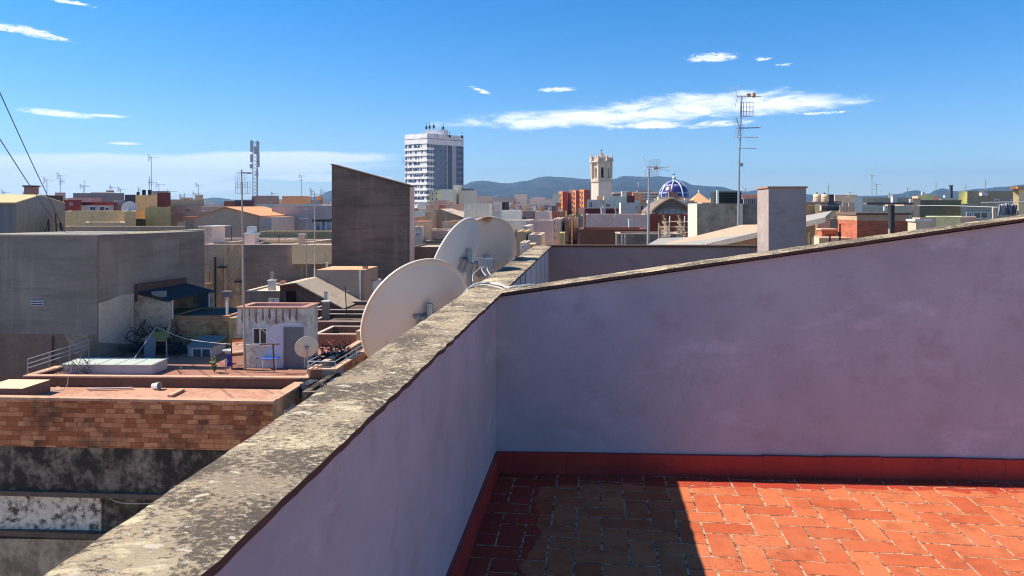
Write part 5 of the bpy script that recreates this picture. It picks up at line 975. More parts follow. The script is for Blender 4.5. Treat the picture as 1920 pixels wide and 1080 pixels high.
# belfry: eight piers and lintels round dark openings
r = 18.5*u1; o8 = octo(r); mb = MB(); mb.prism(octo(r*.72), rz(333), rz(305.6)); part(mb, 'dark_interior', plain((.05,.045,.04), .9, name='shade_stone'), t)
for k in range(8):
    a, b_ = o8[k], o8[(k+1) % 8]; e_ = b_-a; inn = (Vector((cx, cy, 0))-(a+b_)/2).normalized(); mb = MB()
    mb.obox(a+Vector((0,0,rz(333))), e_*.32, (0,0,rz(305.6)-rz(333)), inn*1.2); mb.obox(a+e_*.68+Vector((0,0,rz(333))), e_*.32, (0,0,rz(305.6)-rz(333)), inn*1.2); mb.obox(a+e_*.321+Vector((0,0,rz(312))), e_*.358, (0,0,rz(305.7)-rz(312)), inn*1.15)
    for j in range(5):                                         # stepped arch
        h = (j+1)*.28; w__ = .18*(1-math.sqrt(max(0, 1-((5-j)/5.)**2)))
        mb.obox(a+e_*.321+Vector((0,0,rz(312)-h)), e_*(.18*(1-(j+.5)/5)**2), (0,0,.28), inn*1.1); mb.obox(a+e_*(.679-.18*(1-(j+.5)/5)**2)+Vector((0,0,rz(312)-h)), e_*(.18*(1-(j+.5)/5)**2), (0,0,.28), inn*1.1)
    part(mb, 'belfry_arch', ST, t)
    mb = MB(); q = a+(a-Vector((cx, cy, 0))).normalized()*.35; mb.tube((q.x, q.y, rz(333)), (q.x, q.y, rz(305.6)), .45, 8); part(mb, 'column', ST2, t)
    q = a+(a-Vector((cx, cy, 0))).normalized()*.6; mb = MB(); mb.lathe((q.x, q.y, rz(301.4)), [(.6,0),(.6,.8),(.3,1.0),(.5,1.6),(.4,2.1),(.16,2.5),(.13,3.6),(0,3.9)], 10); part(mb, 'pinnacle', ST2, t, True)
mb = MB()
for k in range(8):
    a, b_ = octo(19*u1)[k], octo(19*u1)[(k+1) % 8]; mb.obox(a+Vector((0,0,rz(297.9))), b_-a, (0,0,.5), (Vector((cx, cy, 0))-(a+b_)/2).normalized()*.3)
    for j in range(4): q = a.lerp(b_, .15+.23*j); mb.tube((q.x, q.y, rz(297.5)), (q.x, q.y, rz(294.5)), .13, 5)
    mb.obox(a+Vector((0,0,rz(294.5))), b_-a, (0,0,.25), (Vector((cx, cy, 0))-(a+b_)/2).normalized()*.3)
part(mb, 'balustrade', ST2, t)
mb = MB(); mb.lathe((cx, cy, rz(298)), [(3.4,0),(3.3,.8),(2.6,1.4),(1.3,1.8),(.9,1.9),(.8,2.7),(.3,3.1),(.1,4.5)], 16); part(mb, 'cupola', S((.30,.27,.28), .5, name='cupola_tile'), t, True)
mb = MB(); mb.tube((cx, cy, rz(283)-2), (cx, cy, rz(278)), .1); mb.tube((cx-.6, cy, rz(280.5)), (cx+.6, cy, rz(280.5)), .08); part(mb, 'cross', DARK, t)
# ---- blue tiled dome
Y = 320; u1 = Y/1400.; cx, cy = PX(1264, Y+8), Y+8; t = thing('church_dome', 'blue glazed church dome with white ribs and small lantern', 'dome', (cx, cy, 0)); BOXES.append((cx-9, cx+9, cy-9, cy+9))
def domemat():
    m, t_, b_ = base('blue_glazed_tile', .22, .6); g = pos(t_, (1,1,1)); br = N(t_, 'ShaderNodeTexBrick', i_Scale=1., i_Mortar_Size=.01); br.inputs['Brick Width'].default_value = .5; br.inputs['Row Height'].default_value = .35
    t_.links.new(uvwall(t_), br.inputs['Vector']); br.inputs['Color1'].default_value = (.020,.016,.105,1); br.inputs['Color2'].default_value = (.030,.026,.19,1); br.inputs['Mortar'].default_value = (.02,.02,.1,1)
    s_ = N(t_, 'ShaderNodeSeparateXYZ'); t_.links.new(g, s_.inputs[0]); zz = s_.outputs[2]
    b1_ = M(t_, 'MULTIPLY', M(t_, 'LESS_THAN', M(t_, 'ABSOLUTE', M(t_, 'SUBTRACT', zz, PZ(361, 320))), .32), M(t_, 'GREATER_THAN', nz(t_, scale=2.6, det=1), .47))
    b2_ = M(t_, 'MULTIPLY', M(t_, 'LESS_THAN', M(t_, 'ABSOLUTE', M(t_, 'SUBTRACT', zz, PZ(347, 320))), .42), M(t_, 'GREATER_THAN', nz(t_, scale=2.2, det=1), .5))
    t_.links.new(MIX(t_, M(t_, 'MAXIMUM', b1_, b2_), br.outputs[0], (.45,.48,.66)), b_.inputs['Base Color']); return m
rd = 28.5*u1; z0 = PZ(370.5, Y); hd = PZ(338, Y)-z0; prof = [(rd*math.cos(a)**1.0, hd*math.sin(a)) for a in [math.pi/2*k/16 for k in range(17)]]; prof = [(max(.9, r_), h) for r_, h in prof]
mb = MB(); mb.lathe((cx, cy, z0), [(r_, h) for r_, h in prof if r_ > .9]+[(.9, hd)], 8*3); part(mb, 'dome', domemat(), t, True)
for k in range(8):
    a = R(22.5+45*k); mb = MB(); mb.path([Vector((cx+(r_+.05)*math.cos(a), cy+(r_+.05)*math.sin(a), z0+h)) for r_, h in prof], .28, 5); part(mb, 'rib', plain((.75,.78,.85), .3, name='white_tile'), t)
mb = MB(); mb.lathe((cx, cy, 0), [(rd*.97, 0), (rd*.97, z0-.6), (rd*1.03, z0-.55), (rd*1.03, z0-.02), (rd*.9, z0)], 8); part(mb, 'drum', S((.62,.58,.48), .3, name='cream_drum'), t)
mb = MB(); mb.lathe((cx, cy, z0+hd-.1), [(.95,0),(.8,.3),(.6,1.0),(.9,1.2),(.8,1.7),(.3,2.2),(.12,2.6),(0,2.8)], 12); part(mb, 'lantern', plain((.6,.66,.78), .3, name='lantern_tile'), t, True)
mb = MB(); mb.tube((cx, cy, z0+hd+2.5), (cx, cy, PZ(322, Y)), .12); mb.tube((cx-1.1, cy, PZ(326, Y)), (cx+.6, cy, PZ(326, Y)), .09); part(mb, 'cross', DARK, t)
# ---- pyramid roof
Y = 240; A4 = Blk(1292, 1336, 384, Y, 9); BOXES.append(A4.bb); t = thing('building', 'building with orange tiled pyramid roof right of the blue dome', 'building', (A4.A.x+3, Y+4, 0)); mb = MB(); mb.prism(A4.fp(), 0, A4.zt); part(mb, 'wall', ST, t)
apx = (A4.A+A4.C)/2; apx.z = PZ(361, Y+4); e_ = .5; q = [A4.A+Vector((-e_,-e_,A4.zt)), A4.B+Vector((e_,-e_,A4.zt)), A4.C+Vector((e_,e_,A4.zt)), A4.D+Vector((-e_,e_,A4.zt))]; mb = MB()
for i in range(4): mb.poly([q[i], q[(i+1) % 4], apx])
mb.poly(q[::-1]); rf = part(mb, 'roof', OT, t); mb = MB(); mb.lathe((apx.x, apx.y, apx.z-.2), [(.3,0),(.35,.5),(.1,.9),(0,1.4)], 8); part(mb, 'finial', WHITE, rf)
# ---- long block with balconies behind dome
t, b = H('long grey apartment block with banded balconies between belfry and dome', 1148, 1236, 360, 420, 14, (.40,.40,.44)); 
for j in range(5):
    mb = MB(); p = b.F(1150, 363+j*5.2); q = b.F(1234, 363+j*5.2); mb.obox(p+b.nf*.0, FD*(q-p).dot(FD), (0,0,.55), b.nf*1.2); part(mb, 'balcony_band', S((.62,.60,.62), .1, name='band'), t)
    mb = MB()
    for i in range(12): p = b.F(1153+i*7, 366.6+j*5.2); mb.obox(p, FD*1.1, (0,0,.8), b.nf*.05)
    part(mb, 'windows', GD, t)
H('dark raised storey on the long banded block', 1195, 1222, 356.5, 424, 8, (.2,.2,.24)); H('maroon stub block behind the white stepped house', 1148, 1160, 364, 300, 8, (.22,.12,.13))
# ---- white houses before the belfry
H('white house with broad window below the belfry', 1101, 1136, 375.5, 150, 9, (.50,.50,.55), [(1104,1111,378,389)], cap=WHITE); H('bright white stepped house right of the belfry foot', 1132, 1172, 368, 160, 9, (.62,.60,.62), [(1136,1144,382,388)]); H('small white chimney house on the bright stepped house', 1166, 1175, 358.5, 165, 5, (.66,.64,.64)); H('dark maroon side block right of the white chimney house', 1172, 1190, 367, 168, 8, (.16,.06,.08))
H('blocky white house with dark opening behind the lilac wall', 1164, 1197, 380, 120, 8, (.54,.53,.58), [(1192,1195,386,392)]); H('grey-sided house with windows right of the blocky white house', 1197, 1216, 381, 122, 8, (.34,.33,.31), [(1201,1206,385,394),(1209,1213,385,394)]); H('pinkish tiled roof house left of the blue dome', 1190, 1240, 374.5, 250, 10, (.40,.24,.17))
H('maroon rooftop wall above the lilac wall', 1096, 1160, 391, 96, 5, (.13,.045,.055)); H('long lilac wall right of the street canyon', 1098, 1213, 402, 76, 6, (.48,.42,.47)); chimney('small white chimney before the long lilac wall', 1182, 430, 412, 64, 7, WHITE, WHITE); chimney('white chimney block on the maroon rooftop wall', 1131, 402, 391, 90, 8, (S((.55,.5,.55), .2, name='wc')), WHITE); chimney('pale conical cowl on the white chimney block', 1131, 391, 384, 90, 4, S((.4,.4,.42), .3, name='cw'))
RW = S((.24,.105,.07), .45, (.10,.05,.04), .7, thr=.48, name='rusty_wall'); H('long rusty brown wall behind the end parapet', 1087, 1213, 430, 52, 5, RW, cap=S((.12,.06,.05), .4, name='dkcap')); H('mottled grey yard wall in front of the rusty wall', 1157, 1275, 438, 44, 3, S((.26,.24,.23), .7, (.07,.065,.06), 1.2, thr=.46, name='mottled'), cap=S((.4,.36,.33), .3, name='gc'))
for i, (px, lb) in enumerate(((1166, 'leftmost pale post before the mottled grey yard wall'), (1172, 'second pale post before the mottled grey yard wall'), (1156, 'short pale post at the left end of the mottled wall'))): chimney(lb, px, 463, 440 if i < 2 else 437, 42.5, 2, S((.5,.45,.42), .3, name='pst'), None, 'pale posts before the mottled wall', 'post')
H('dark maroon flank wall under the chapel front', 1214, 1300, 402, 78, 5, (.15,.06,.05))
# chapel front with curved pediment
Y = 105; t = thing('building', 'chapel front with curved pediment and pale arched window below the dome', 'building', (PX(1262, Y), Y+4, 0)); BOXES.append((PX(1222, Y), PX(1302, Y), Y, Y+8))
def pan(pts, y0, y1, mb, Yr):
    lo = [Vector((PX(x, Yr), y0, PZ(y, Yr))) for x, y in pts]; hi = [Vector((p.x, y1, p.z)) for p in lo]; n_ = len(lo); mb.poly(lo); mb.poly(hi[::-1])
    for i in range(n_): j = (i+1) % n_; mb.poly([lo[j], lo[i], hi[i], hi[j]])
top = [(1222,396),(1228,390),(1238,382),(1248,376),(1256,372.5),(1262,373),(1272,378),(1284,385),(1296,391),(1302,396)]
mb = MB(); pan(top[::-1]+[(1222,396),(1222,450),(1302,450)][1:], Y, Y+8, mb, Y); part(mb, 'wall', S((.19,.17,.16), .6, (.07,.055,.05), .8, name='chapel_wall'), t)
mb = MB()
for (x0, y0), (x1, y1) in zip(top, top[1:]): mb.tube((PX(x0, Y), Y-.15, PZ(y0, Y)), (PX(x1, Y), Y-.15, PZ(y1, Y)), .22, 6)
arc = [(1224+4.0*k, 402-15*math.sin(math.pi*(k+2)/22)) for k in range(19)]
for (x0, y0), (x1, y1) in zip(arc, arc[1:]): mb.tube((PX(x0, Y), Y-.2, PZ(y0+2, Y)), (PX(x1, Y), Y-.2, PZ(y1+2, Y)), .16, 6)
part(mb, 'moulding', S((.22,.18,.16), .4, name='moulding'), t)
mb = MB(); pan([(1234,402),(1236,396),(1244,391),(1256,389),(1268,389),(1280,392),(1288,396),(1290,402)][::-1], Y-.12, Y, mb, Y); wnd = part(mb, 'arched_window', plain((.36,.39,.40), .4, name='milky_glass'), t)
mb = MB(); 
for x in (1243,1254,1266,1277): mb.box(PX(x, Y)-.06, PX(x, Y)+.06, Y-.2, Y-.12, PZ(402, Y), PZ(391.5, Y))
part(mb, 'glazing_bar', S((.25,.22,.2), .3, name='bar'), wnd)
mb = MB(); mb.obox(Vector((PX(1254, Y), Y, PZ(373, Y))), (1.3,0,0), (0,.6,0), (0,0,1.0)); mb.tube((PX(1258.5, Y), Y+.3, PZ(373, Y)+1), (PX(1258.5, Y), Y+.3, PZ(373, Y)+1.9), .12); part(mb, 'gable_bellcote', S((.3,.2,.17), .4, name='bell'), t)
# ---- stained block, AC louvres and sheet roof behind the end parapet
SB = S((.31,.32,.30), .9, (.12,.12,.12), .8, thr=.46, name='stained_grey_green'); t, b = house('stained grey-green rooftop block with left face tinted cream for sunlight', 1308, 1386, 381.5, 30, 2.9, SB, par=.1, cat='building'); mb = MB(); mb.obox(b.B+Vector((0,0,b.zt-3))-FD*.02+b.nf*.0, FD*.13, (0,0,2.98), b.nf*.1); part(mb, 'corner_post', S((.62,.57,.47), .2, name='cream_post'), t)
LF = S((.68,.63,.50), .25, name='lit_face_tone'); mb = MB(); mb.prism([b.A-FD*.03, b.A+FD*.01, b.D+FD*.01, b.D-FD*.03], 0, b.zt-.005); part(mb, 'lit_face', LF, t)  # left face coloured lighter to stand for sunlight on it
t, b = house('second stained block right of the cream corner post', 1390, 1424, 382, 30.6, 2.5, SB, par=.1, cat='building')
t = thing('louvre_screen', 'dark green louvred plant boxes on the stained block', 'louvres', P(1366, 381, 31.5))
z0 = PZ(381.5, 31.4); mb = MB()
for k in range(5):
    z = z0+.02+k*.105; mb.obox(Vector((PX(1342, 31.2), 31.2, z)), (PX(1391, 31.2)-PX(1342, 31.2),0,0), (0,.06,.05), (0,-.02,.03))
    mb.obox(Vector((PX(1339, 31.6), 31.6, z)), (.12,-.35,0), (0,.03,.05), (-.05,0,.01))
part(mb, 'slats', plain((.05,.065,.06), .5, name='dark_louvre'), t); mb = MB(); mb.box(PX(1343, 31.3), PX(1390, 31.3), 31.32, 32.2, z0, z0+.47); part(mb, 'housing', plain((.04,.05,.05), .7, name='housing'), t)
mb = MB(); mb.box(PX(1344.5, 31), PX(1348, 31), 31.0, 31.1, z0, z0+.56); part(mb, 'frame_post', WHITE, t)
t = thing('railing', 'dark slatted balustrade right of the louvred plant boxes', 'railing', P(1405, 381, 33)); mb = MB()
for k in range(8): mb.box(PX(1394+k*3.6, 33), PX(1395.6+k*3.6, 33), 33, 33.05, PZ(382, 33), PZ(372, 33))
mb.box(PX(1393, 33), PX(1421, 33), 32.98, 33.08, PZ(372, 33), PZ(370.5, 33)); part(mb, 'bars', plain((.5,.48,.47), .5, name='bars'), t); mb = MB(); mb.box(PX(1393, 33), PX(1421, 33), 33.2, 33.3, PZ(382, 33), PZ(373, 33)); part(mb, 'back_panel', plain((.10,.08,.09), .7, name='bp'), t)
# sheet roof
t = thing('building', 'house with long pale sheet roof and ribbed beige wall behind the end parapet', 'building', (4.5, 18, 0))
fr = lambda x, y, Y: P(x, y, Y); rl, rr_ = fr(1322, 457.5, 14), fr(1546, 407.5, 13.4); bl, br_ = fr(1293, 444, 25), fr(1560, 395, 24)
ll = fr(1180, 478, 15.5)
mb = MB(); sheet(mb, [rl, rr_, br_, bl], .06); sheet(mb, [ll, rl+Vector((-.01,0,0)), bl+Vector((-.01,0,0)), fr(1235, 447, 26)], .06); part(mb, 'roof', S((.27,.30,.32), .35, name='sheet_roof'), t)
mb = MB(); mb.obox(rl+Vector((0,-.05,-.09)), (rr_-rl), (0,.05,0), (0,0,.1)); part(mb, 'fascia', S((.44,.44,.42), .2, name='fascia'), t)
mb = MB(); w0, w1_ = rl+Vector((.1,.35,0)), rr_+Vector((-.05,.35,0)); mb.prism([(w0.x, w0.y), (w1_.x, w1_.y), (w1_.x+.5, w1_.y+6), (w0.x+.5, w0.y+6)], 0, [w0.z-.12, w1_.z-.12, w1_.z-.3, w0.z-.3]); part(mb, 'wall', S((.38,.31,.25), .3, name='beige_wall2'), t)
rib = S((.62,.52,.36), .2, name='sunlit_rib')  # ribs coloured paler than the wall to imitate sun catching them
mb = MB()
for k in range(1, 34):
    f = k/34; p = w0.lerp(w1_, f); h = .12+.1*(k % 3); mb.obox(Vector((p.x, p.y-.05, p.z-1.5)), (.035,0,0), (0,.06,0), (0,0,1.5-.25-.1*(k % 4)))
part(mb, 'ribs', rib, t)
# ---- masts near
t = thing('aerial_mast', 'very tall aerial mast with five stacked aerials beside the plastered chimney', 'aerial', P(1384, 432, 27)); g27 = P
mb = MB(); mb.tube(P(1384, 440, 27), P(1386, 300, 27), .045, 7, .035); mb.tube(P(1386, 300, 27), P(1391, 180, 27), .035, 7, .022); part(mb, 'mast', plain((.30,.36,.44), .5, .3, 'blue_grey_pole'), t)
yagi(t, P(1393, 181, 27), 1.0, 10, (1,.25,.04), .5, r=.010); panel(t, P(1400, 205, 27), .48, .52, 5, 4, (1,.1,0), .012, name='ladder_antenna', mat=plain((.55,.35,.33), .5, name='faded_red')); yagi(t, P(1395, 240, 27), .8, 5, (1,.2,.05), .55, r=.016, mat=plain((.16,.22,.34), .5, name='blue_antenna')); yagi(t, P(1392, 257, 27), .9, 6, (1,.3,0), .35, r=.010, refl=False, mat=plain((.55,.4,.4), .5, name='pale_red')); yagi(t, P(1390, 278, 27), .8, 6, (1,.3,0), .35, r=.009, refl=False)
mb = MB(); mb.box(PX(1386, 27), PX(1392, 27), 26.9, 27.05, PZ(312, 27), PZ(306, 27)); part(mb, 'clamp_box', STEEL, t)
mb = MB(); mb.box(PX(1401, 27)-.03, PX(1401, 27)+.1, 26.9, 27., PZ(182, 27), PZ(176, 27)); mb.box(PX(1412, 27)-.03, PX(1412, 27)+.06, 26.9, 27., PZ(183, 27), PZ(175, 27)); part(mb, 'dipole_box', plain((.55,.25,.10), .5, name='orange_box'), t)
t = thing('aerial_mast', 'aerial with wide reflector grid on a thick pole left of the blue dome', 'aerial', P(1215, 460, 24), AG); mb = MB(); mb.tube(P(1215, 466, 24), P(1217, 312, 24), .045, 7, .03); part(mb, 'mast', plain((.38,.38,.40), .5, .3, 'grey_pole'), t)
yagi(t, P(1222, 314, 24), .8, 9, (1,.3,.02), .45, r=.008); panel(t, P(1226, 306, 24), .40, .22, 5, 5, (1,.2,.1), .007); panel(t, P(1226, 324, 24), .36, .20, 5, 5, (1,.2,-.1), .007)
for i, s_ in enumerate((-1, 1)): mb = MB(); mb.tube(P(1234, 316, 24), P(1255, 316+4*s_, 24), .008); part(mb, 'boom', ALU, t)
mb = MB(); mb.box(PX(1226, 24), PX(1233, 24), 23.9, 24, PZ(318, 24), PZ(312, 24)); part(mb, 'dipole_box', plain((.6,.25,.15), .5, name='red_box'), t)
for px, lb in ((1253, 'left thicket aerial before the maroon flank wall'), (1281, 'right thicket aerial before the maroon flank wall')):
    t = thing('aerial_mast', lb, 'aerial', P(px, 450, 38), AG); mb = MB(); mb.tube(P(px, 450, 38), P(px+3, 405, 38), .03, 5); part(mb, 'mast', WHITE, t)
    for k in range(3): yagi(t, P(px+2, 416+10*k, 38), .8, 6, (1,.4*(k-1),.1), .7, r=.013, mat=S((.62,.56,.50), .2, name='bleached'))
chimney('thin pale flue between the thicket aerials and the grid aerial', 1236, 452, 418, 40, 3.5, S((.4,.36,.34), .3, name='fl'), DARK)
for px, y0, y1, Y, k, lb in ((1200,400,345,110,'y','faint aerial left of the grid aerial pole'),(1168,400,352,110,'w','thin aerial before the white stepped house'),(1163,440,400,60,'w','aerial thicket over the small white chimney'),(1160,450,395,58,'y','aerial tangle left of the small white chimney'),(1398,372,352,60,'y','small aerial between tall mast and plastered chimney'),(932,380,360,131,'v','thin aerial on the lilac stair tower'),(1072,395,345,300,'none','hairline mast before the orange towers'),
   (762,352,300,58,'yw','aerial at the lower tip of the slanted wall'),(836,432,395,75,'y','thin aerial before the beige gabled house'),(1037,430,405,80,'w','small aerial on the pilastered street facade')): aerial(lb, px, y0, y1, Y, k, ang=.3)
# ================================================================ right side
t, b = H('grey house carrying two round water tanks', 1480, 1530, 379, 66, 6, (.26,.26,.25), cap=S((.2,.18,.17), .3, name='dk3'), capout=.8, capth=.25)
for i, (px, lb, w_) in enumerate(((1532, 'cream cylindrical water tank left of its twin', 7), (1546, 'shaded cylindrical water tank right of its twin', 8))):
    c = P(px, 378, 67+i*2); r_ = w_/1400*67; t = thing('water_tank', lb, 'water tank', c, 'water tanks on the grey house'); mb = MB(); h = PZ(365, 67)-PZ(378, 67); mb.lathe(c, [(r_,0),(r_,h*.3),(r_*1.03,h*.33),(r_,h*.36),(r_,h*.63),(r_*1.03,h*.66),(r_,h*.7),(r_,h),(r_*.3,h*1.12),(0,h*1.13)], 20); part(mb, 'body', S((.50,.44,.37), .3, name='tank'), t, True); mb = MB(); mb.lathe(c+Vector((0,0,h*1.12)), [(r_*.25,0),(r_*.25,.12),(0,.13)], 10); part(mb, 'lid', DARK, t)
H('dark cube tank house right of the round tanks', 1552, 1564, 364.5, 70, 2.4, plain((.06,.07,.11), .6, name='dark_tank')); H('lilac-grey block beneath the dark cube tank', 1540, 1578, 377, 72, 6, (.36,.34,.37)); H('cream stepped house before the water tanks', 1530, 1576, 396, 62, 6, (.50,.43,.33)); H('tall cream strip wall under the water tank slab', 1528, 1537, 382, 60, 3, (.58,.50,.38)); H('mauve-grey wall between ribbed house and brick hut', 1533, 1580, 405, 56, 5, (.32,.28,.29)); H('dark mauve recess wall left of the brick hut', 1557, 1574, 410, 54, 3, (.24,.20,.20))
H('upright bright white panel house above the brick hut', 1602, 1617, 370.5, 46, 1.2, (.78,.74,.72)); H('long grey-green house on the right skyline', 1612, 1742, 370.5, 120, 9, (.32,.35,.33)); H('pale teal wall below the long grey-green house', 1617, 1700, 386, 90, 6, (.36,.42,.40)); H('mauve wall with pipes left of the upright white panel', 1575, 1604, 383, 70, 4, (.38,.30,.30))
chimney('white chimney on the long grey-green house', 1676, 381, 368, 80, 8, WHITE, WHITE); chimney('small white vent before the teal wall', 1659, 395, 386, 70, 4, WHITE); chimney('white vent left of the grey column', 1708, 381, 373, 60, 5, WHITE)
for i in range(5): chimney(('leftmost','second','third','fourth','rightmost')[i]+' of five thin flues over the brick hut', 1576+i*5.5, 401, 384-3*(i % 2), 44, 2.4, S((.45,.36,.32), .3, name='flue'), None, 'thin flues over the brick hut', 'flue')
# brick hut
bk = Blk(1607, 1704, 398.5, 24, 1.9); BOXES.append(bk.bb); t = thing('building', 'small orange brick stair hut with concrete band, sunlit on its left', 'building', (bk.A.x+.8, 25, 0))
mb = MB(); mb.prism(bk.fp(), 0, bk.zt-.26); part(mb, 'brick_wall', BRICK3, t); mb = MB(); mb.prism([bk.A+Vector((-.01,-.01,0)), bk.B+Vector((.01,-.01,0)), bk.C+Vector((.01,.01,0)), bk.D+Vector((-.01,.01,0))], bk.zt-.259, bk.zt-.08); part(mb, 'concrete_band', S((.38,.32,.26), .5, name='band2'), t); mb = MB(); mb.prism([bk.A+Vector((-.05,-.05,0)), bk.B+Vector((.05,-.05,0)), bk.C+Vector((.05,.05,0)), bk.D+Vector((-.05,.05,0))], bk.zt-.079, bk.zt); part(mb, 'roof', S((.14,.11,.11), .5, name='dkroof2'), t)
t, b = house('low brick wall running left from the brick hut', 1541, 1568, 429, 25.6, .5, BRICK3, par=0, cap=S((.55,.42,.36), .2, name='cp9'), capth=.05, th=.2, cat='wall', name='brick_wall'); t, b = house('pale terrace edge below the low brick wall', 1536, 1604, 446, 24.4, 2, S((.55,.48,.42), .3, name='pt'), par=0, cat='terrace', name='roof_terrace')
for px, lb in ((1556, 'left bent clothes prop before the low brick wall'), (1575, 'right clothes prop before the brick hut')): aerial(lb, px, 457, 420 if px > 1570 else 440, 20, 'T', .02, s=.25, mat=RUST, group='clothes props by the brick hut')
t = thing('pergola', 'dark pergola beam on a post with a painted-on lit edge before the brick hut', 'pergola', P(1672, 458, 12)); mb = MB(); mb.box(PX(1671, 12), PX(1677.5, 12), 12, 12.1, FLZ-.5, PZ(384, 12)); part(mb, 'post', plain((.07,.05,.045), .7, name='dark_post2'), t); mb = MB(); mb.box(PX(1668, 12), PX(1670.8, 12), 12, 12.05, FLZ-.5, PZ(384, 12)); part(mb, 'lit_strip', plain((.36,.28,.22), .7, name='lit_strip'), t); mb = MB(); mb.box(PX(1625, 12), PX(1713, 12), 12, 12.12, PZ(383.8, 12), PZ(379.5, 12)); part(mb, 'beam', plain((.16,.12,.12), .7, name='beam'), t)  # paler strip imitates sunlight on the post's left side
H('pale plaster column right of the pergola', 1712.5, 1724, 372, 34, .8, (.42,.37,.34), cap=S((.4,.33,.3), .3, name='ccap')); H('dark green-grey wall right of the plaster column', 1724, 1802, 375, 44, 5, (.10,.12,.12), cap=S((.16,.17,.18), .2, name='gcap')); t, b = H('yellow-white house top on the dark green-grey wall', 1722, 1750, 365, 60, 4, (.66,.62,.40)); chimney('small white chimney on the yellow-white house top', 1730, 366, 359.5, 60, 4, WHITE); H('low white roof line over the dark green-grey wall', 1765, 1803, 371.5, 60, 3, (.55,.53,.5)); chimney('dark steel flue with cap on the right skyline', 1783, 371, 348, 58, 4.5, plain((.10,.11,.13), .6, name='flue_dark'), DARK); chimney('short white vent left of the dark steel flue', 1772, 371, 366, 58, 4, WHITE)
t, b = H('large grey-green house at right with two dark windows', 1814, 1935, 358, 50, 6, (.26,.26,.24), [(1863,1873,373,381),(1895,1905,373,381)]); mb = MB(); mb.prism([b.A-FD*.02, b.A+FD*.01, b.D+FD*.01, b.D-FD*.02], 0, b.zt-.01); part(mb, 'lit_side', S((.70,.66,.45), .2, name='yel'), t); mb = MB(); p = b.F(1836, 367); mb.obox(p, FD*.4, (0,0,.2), b.nf*.3); part(mb, 'wall_lamp', WHITE, t)  # left side sheet coloured pale yellow to look sunlit
t, b = H('yellowish end wall strip of the large grey-green house', 1797, 1814, 358.5, 50.5, 2, (.66,.62,.42)); t, b = H('teal glazed gallery below the large grey-green house', 1801, 1890, 382, 42, 4, (.24,.30,.32), [(1811,1822,397,410),(1824,1852,397,410),(1854,1866,397,410)], cap=S((.3,.36,.4), .2, name='tealcap')); t, b = H('low pale yellow wall block right of the pergola', 1737, 1800, 406, 19, 1.2, (.68,.64,.40), cap=S((.72,.68,.45), .2, name='ycap')); H('sloping pinkish roof right of the pale yellow wall', 1799, 1830, 407, 19.5, 1, (.4,.33,.33)); H('round-topped grey pier left of the pale yellow wall', 1719, 1728, 411, 17, .2, (.4,.4,.38), cap=WHITE); H('slim pale pier between grey pier and yellow wall', 1730, 1735, 408, 18, .2, (.4,.37,.35))
H('cream column rising at the far right edge', 1910, 1940, 349, 12, .5, (.62,.52,.42), cap=S((.45,.28,.2), .2, name='rcap')); chimney('thin pillar before the teal gallery', 1863, 412, 388, 30, 4, S((.35,.34,.3), .3, name='pl'))
# washing on a line
t = thing('laundry', 'white towels bunched on a washing line near the far right edge', 'laundry', P(1888, 408, 10)); mb = MB()
for k in range(5):
    x0 = 1872+k*7; tp_ = 381+abs(k-2)*1.2; n_ = 6
    for i in range(n_):
        a = P(x0+i*8/n_, tp_+.5*(i % 2), 10+.03*math.sin(i*2.2+k)); b_ = P(x0+(i+1)*8/n_, tp_+.5*((i+1) % 2), 10+.03*math.sin((i+1)*2.2+k)); a2 = P(x0-2+i*8/n_, 404-k*.3, 10.05+.08*math.sin(i*2.5+k)); b2_ = P(x0-2+(i+1)*8/n_, 404-k*.3, 10.05+.08*math.sin((i+1)*2.5+k)); o = Vector((0,.015,0)); mb.poly([a, b_, b2_, a2]); mb.poly([a+o, a2+o, b2_+o, b_+o])
part(mb, 'towels', plain((.74,.74,.78), .9, name='towel'), t); mb = MB(); mb.tube(P(1840, 380, 10), P(1925, 378, 10), .006); part(mb, 'line', CABLE, t)
t = thing('washing_line', 'thin wires running across the skyline right of the chimney', 'washing line', P(1560, 384, 16)); mb = MB(); mb.path(bez([P(1515, 385, 16), P(1620, 387, 16), P(1720, 385, 16)]), .006, 4); mb.path(bez([P(1720, 385, 16), P(1800, 386, 14), P(1910, 390, 12.5)]), .006, 4); part(mb, 'wire', CABLE, t)
for px, y0, y1, Y, k, lb in ((1553,366,344,72,'o','dim aerial over the dark cube tank'),(1635,372,328,122,'y','left of three aerials on the long grey-green house'),(1643,372,345,122,'yv','middle of three aerials on the long grey-green house'),(1702,372,352,125,'y','right leaning aerial near the end of the long grey-green house'),(1668,372,361,118,'w','stub aerial beside the white chimney'),(1755,362,341,300,'none','hairline mast on the right hills'),(1848,358,336,60,'none','hairline spike on the large grey-green house'),(1811,360,345,60,'o','dim small aerial left of the yellowish wall')): aerial(lb, px, y0, y1, Y, k, ang=.3)
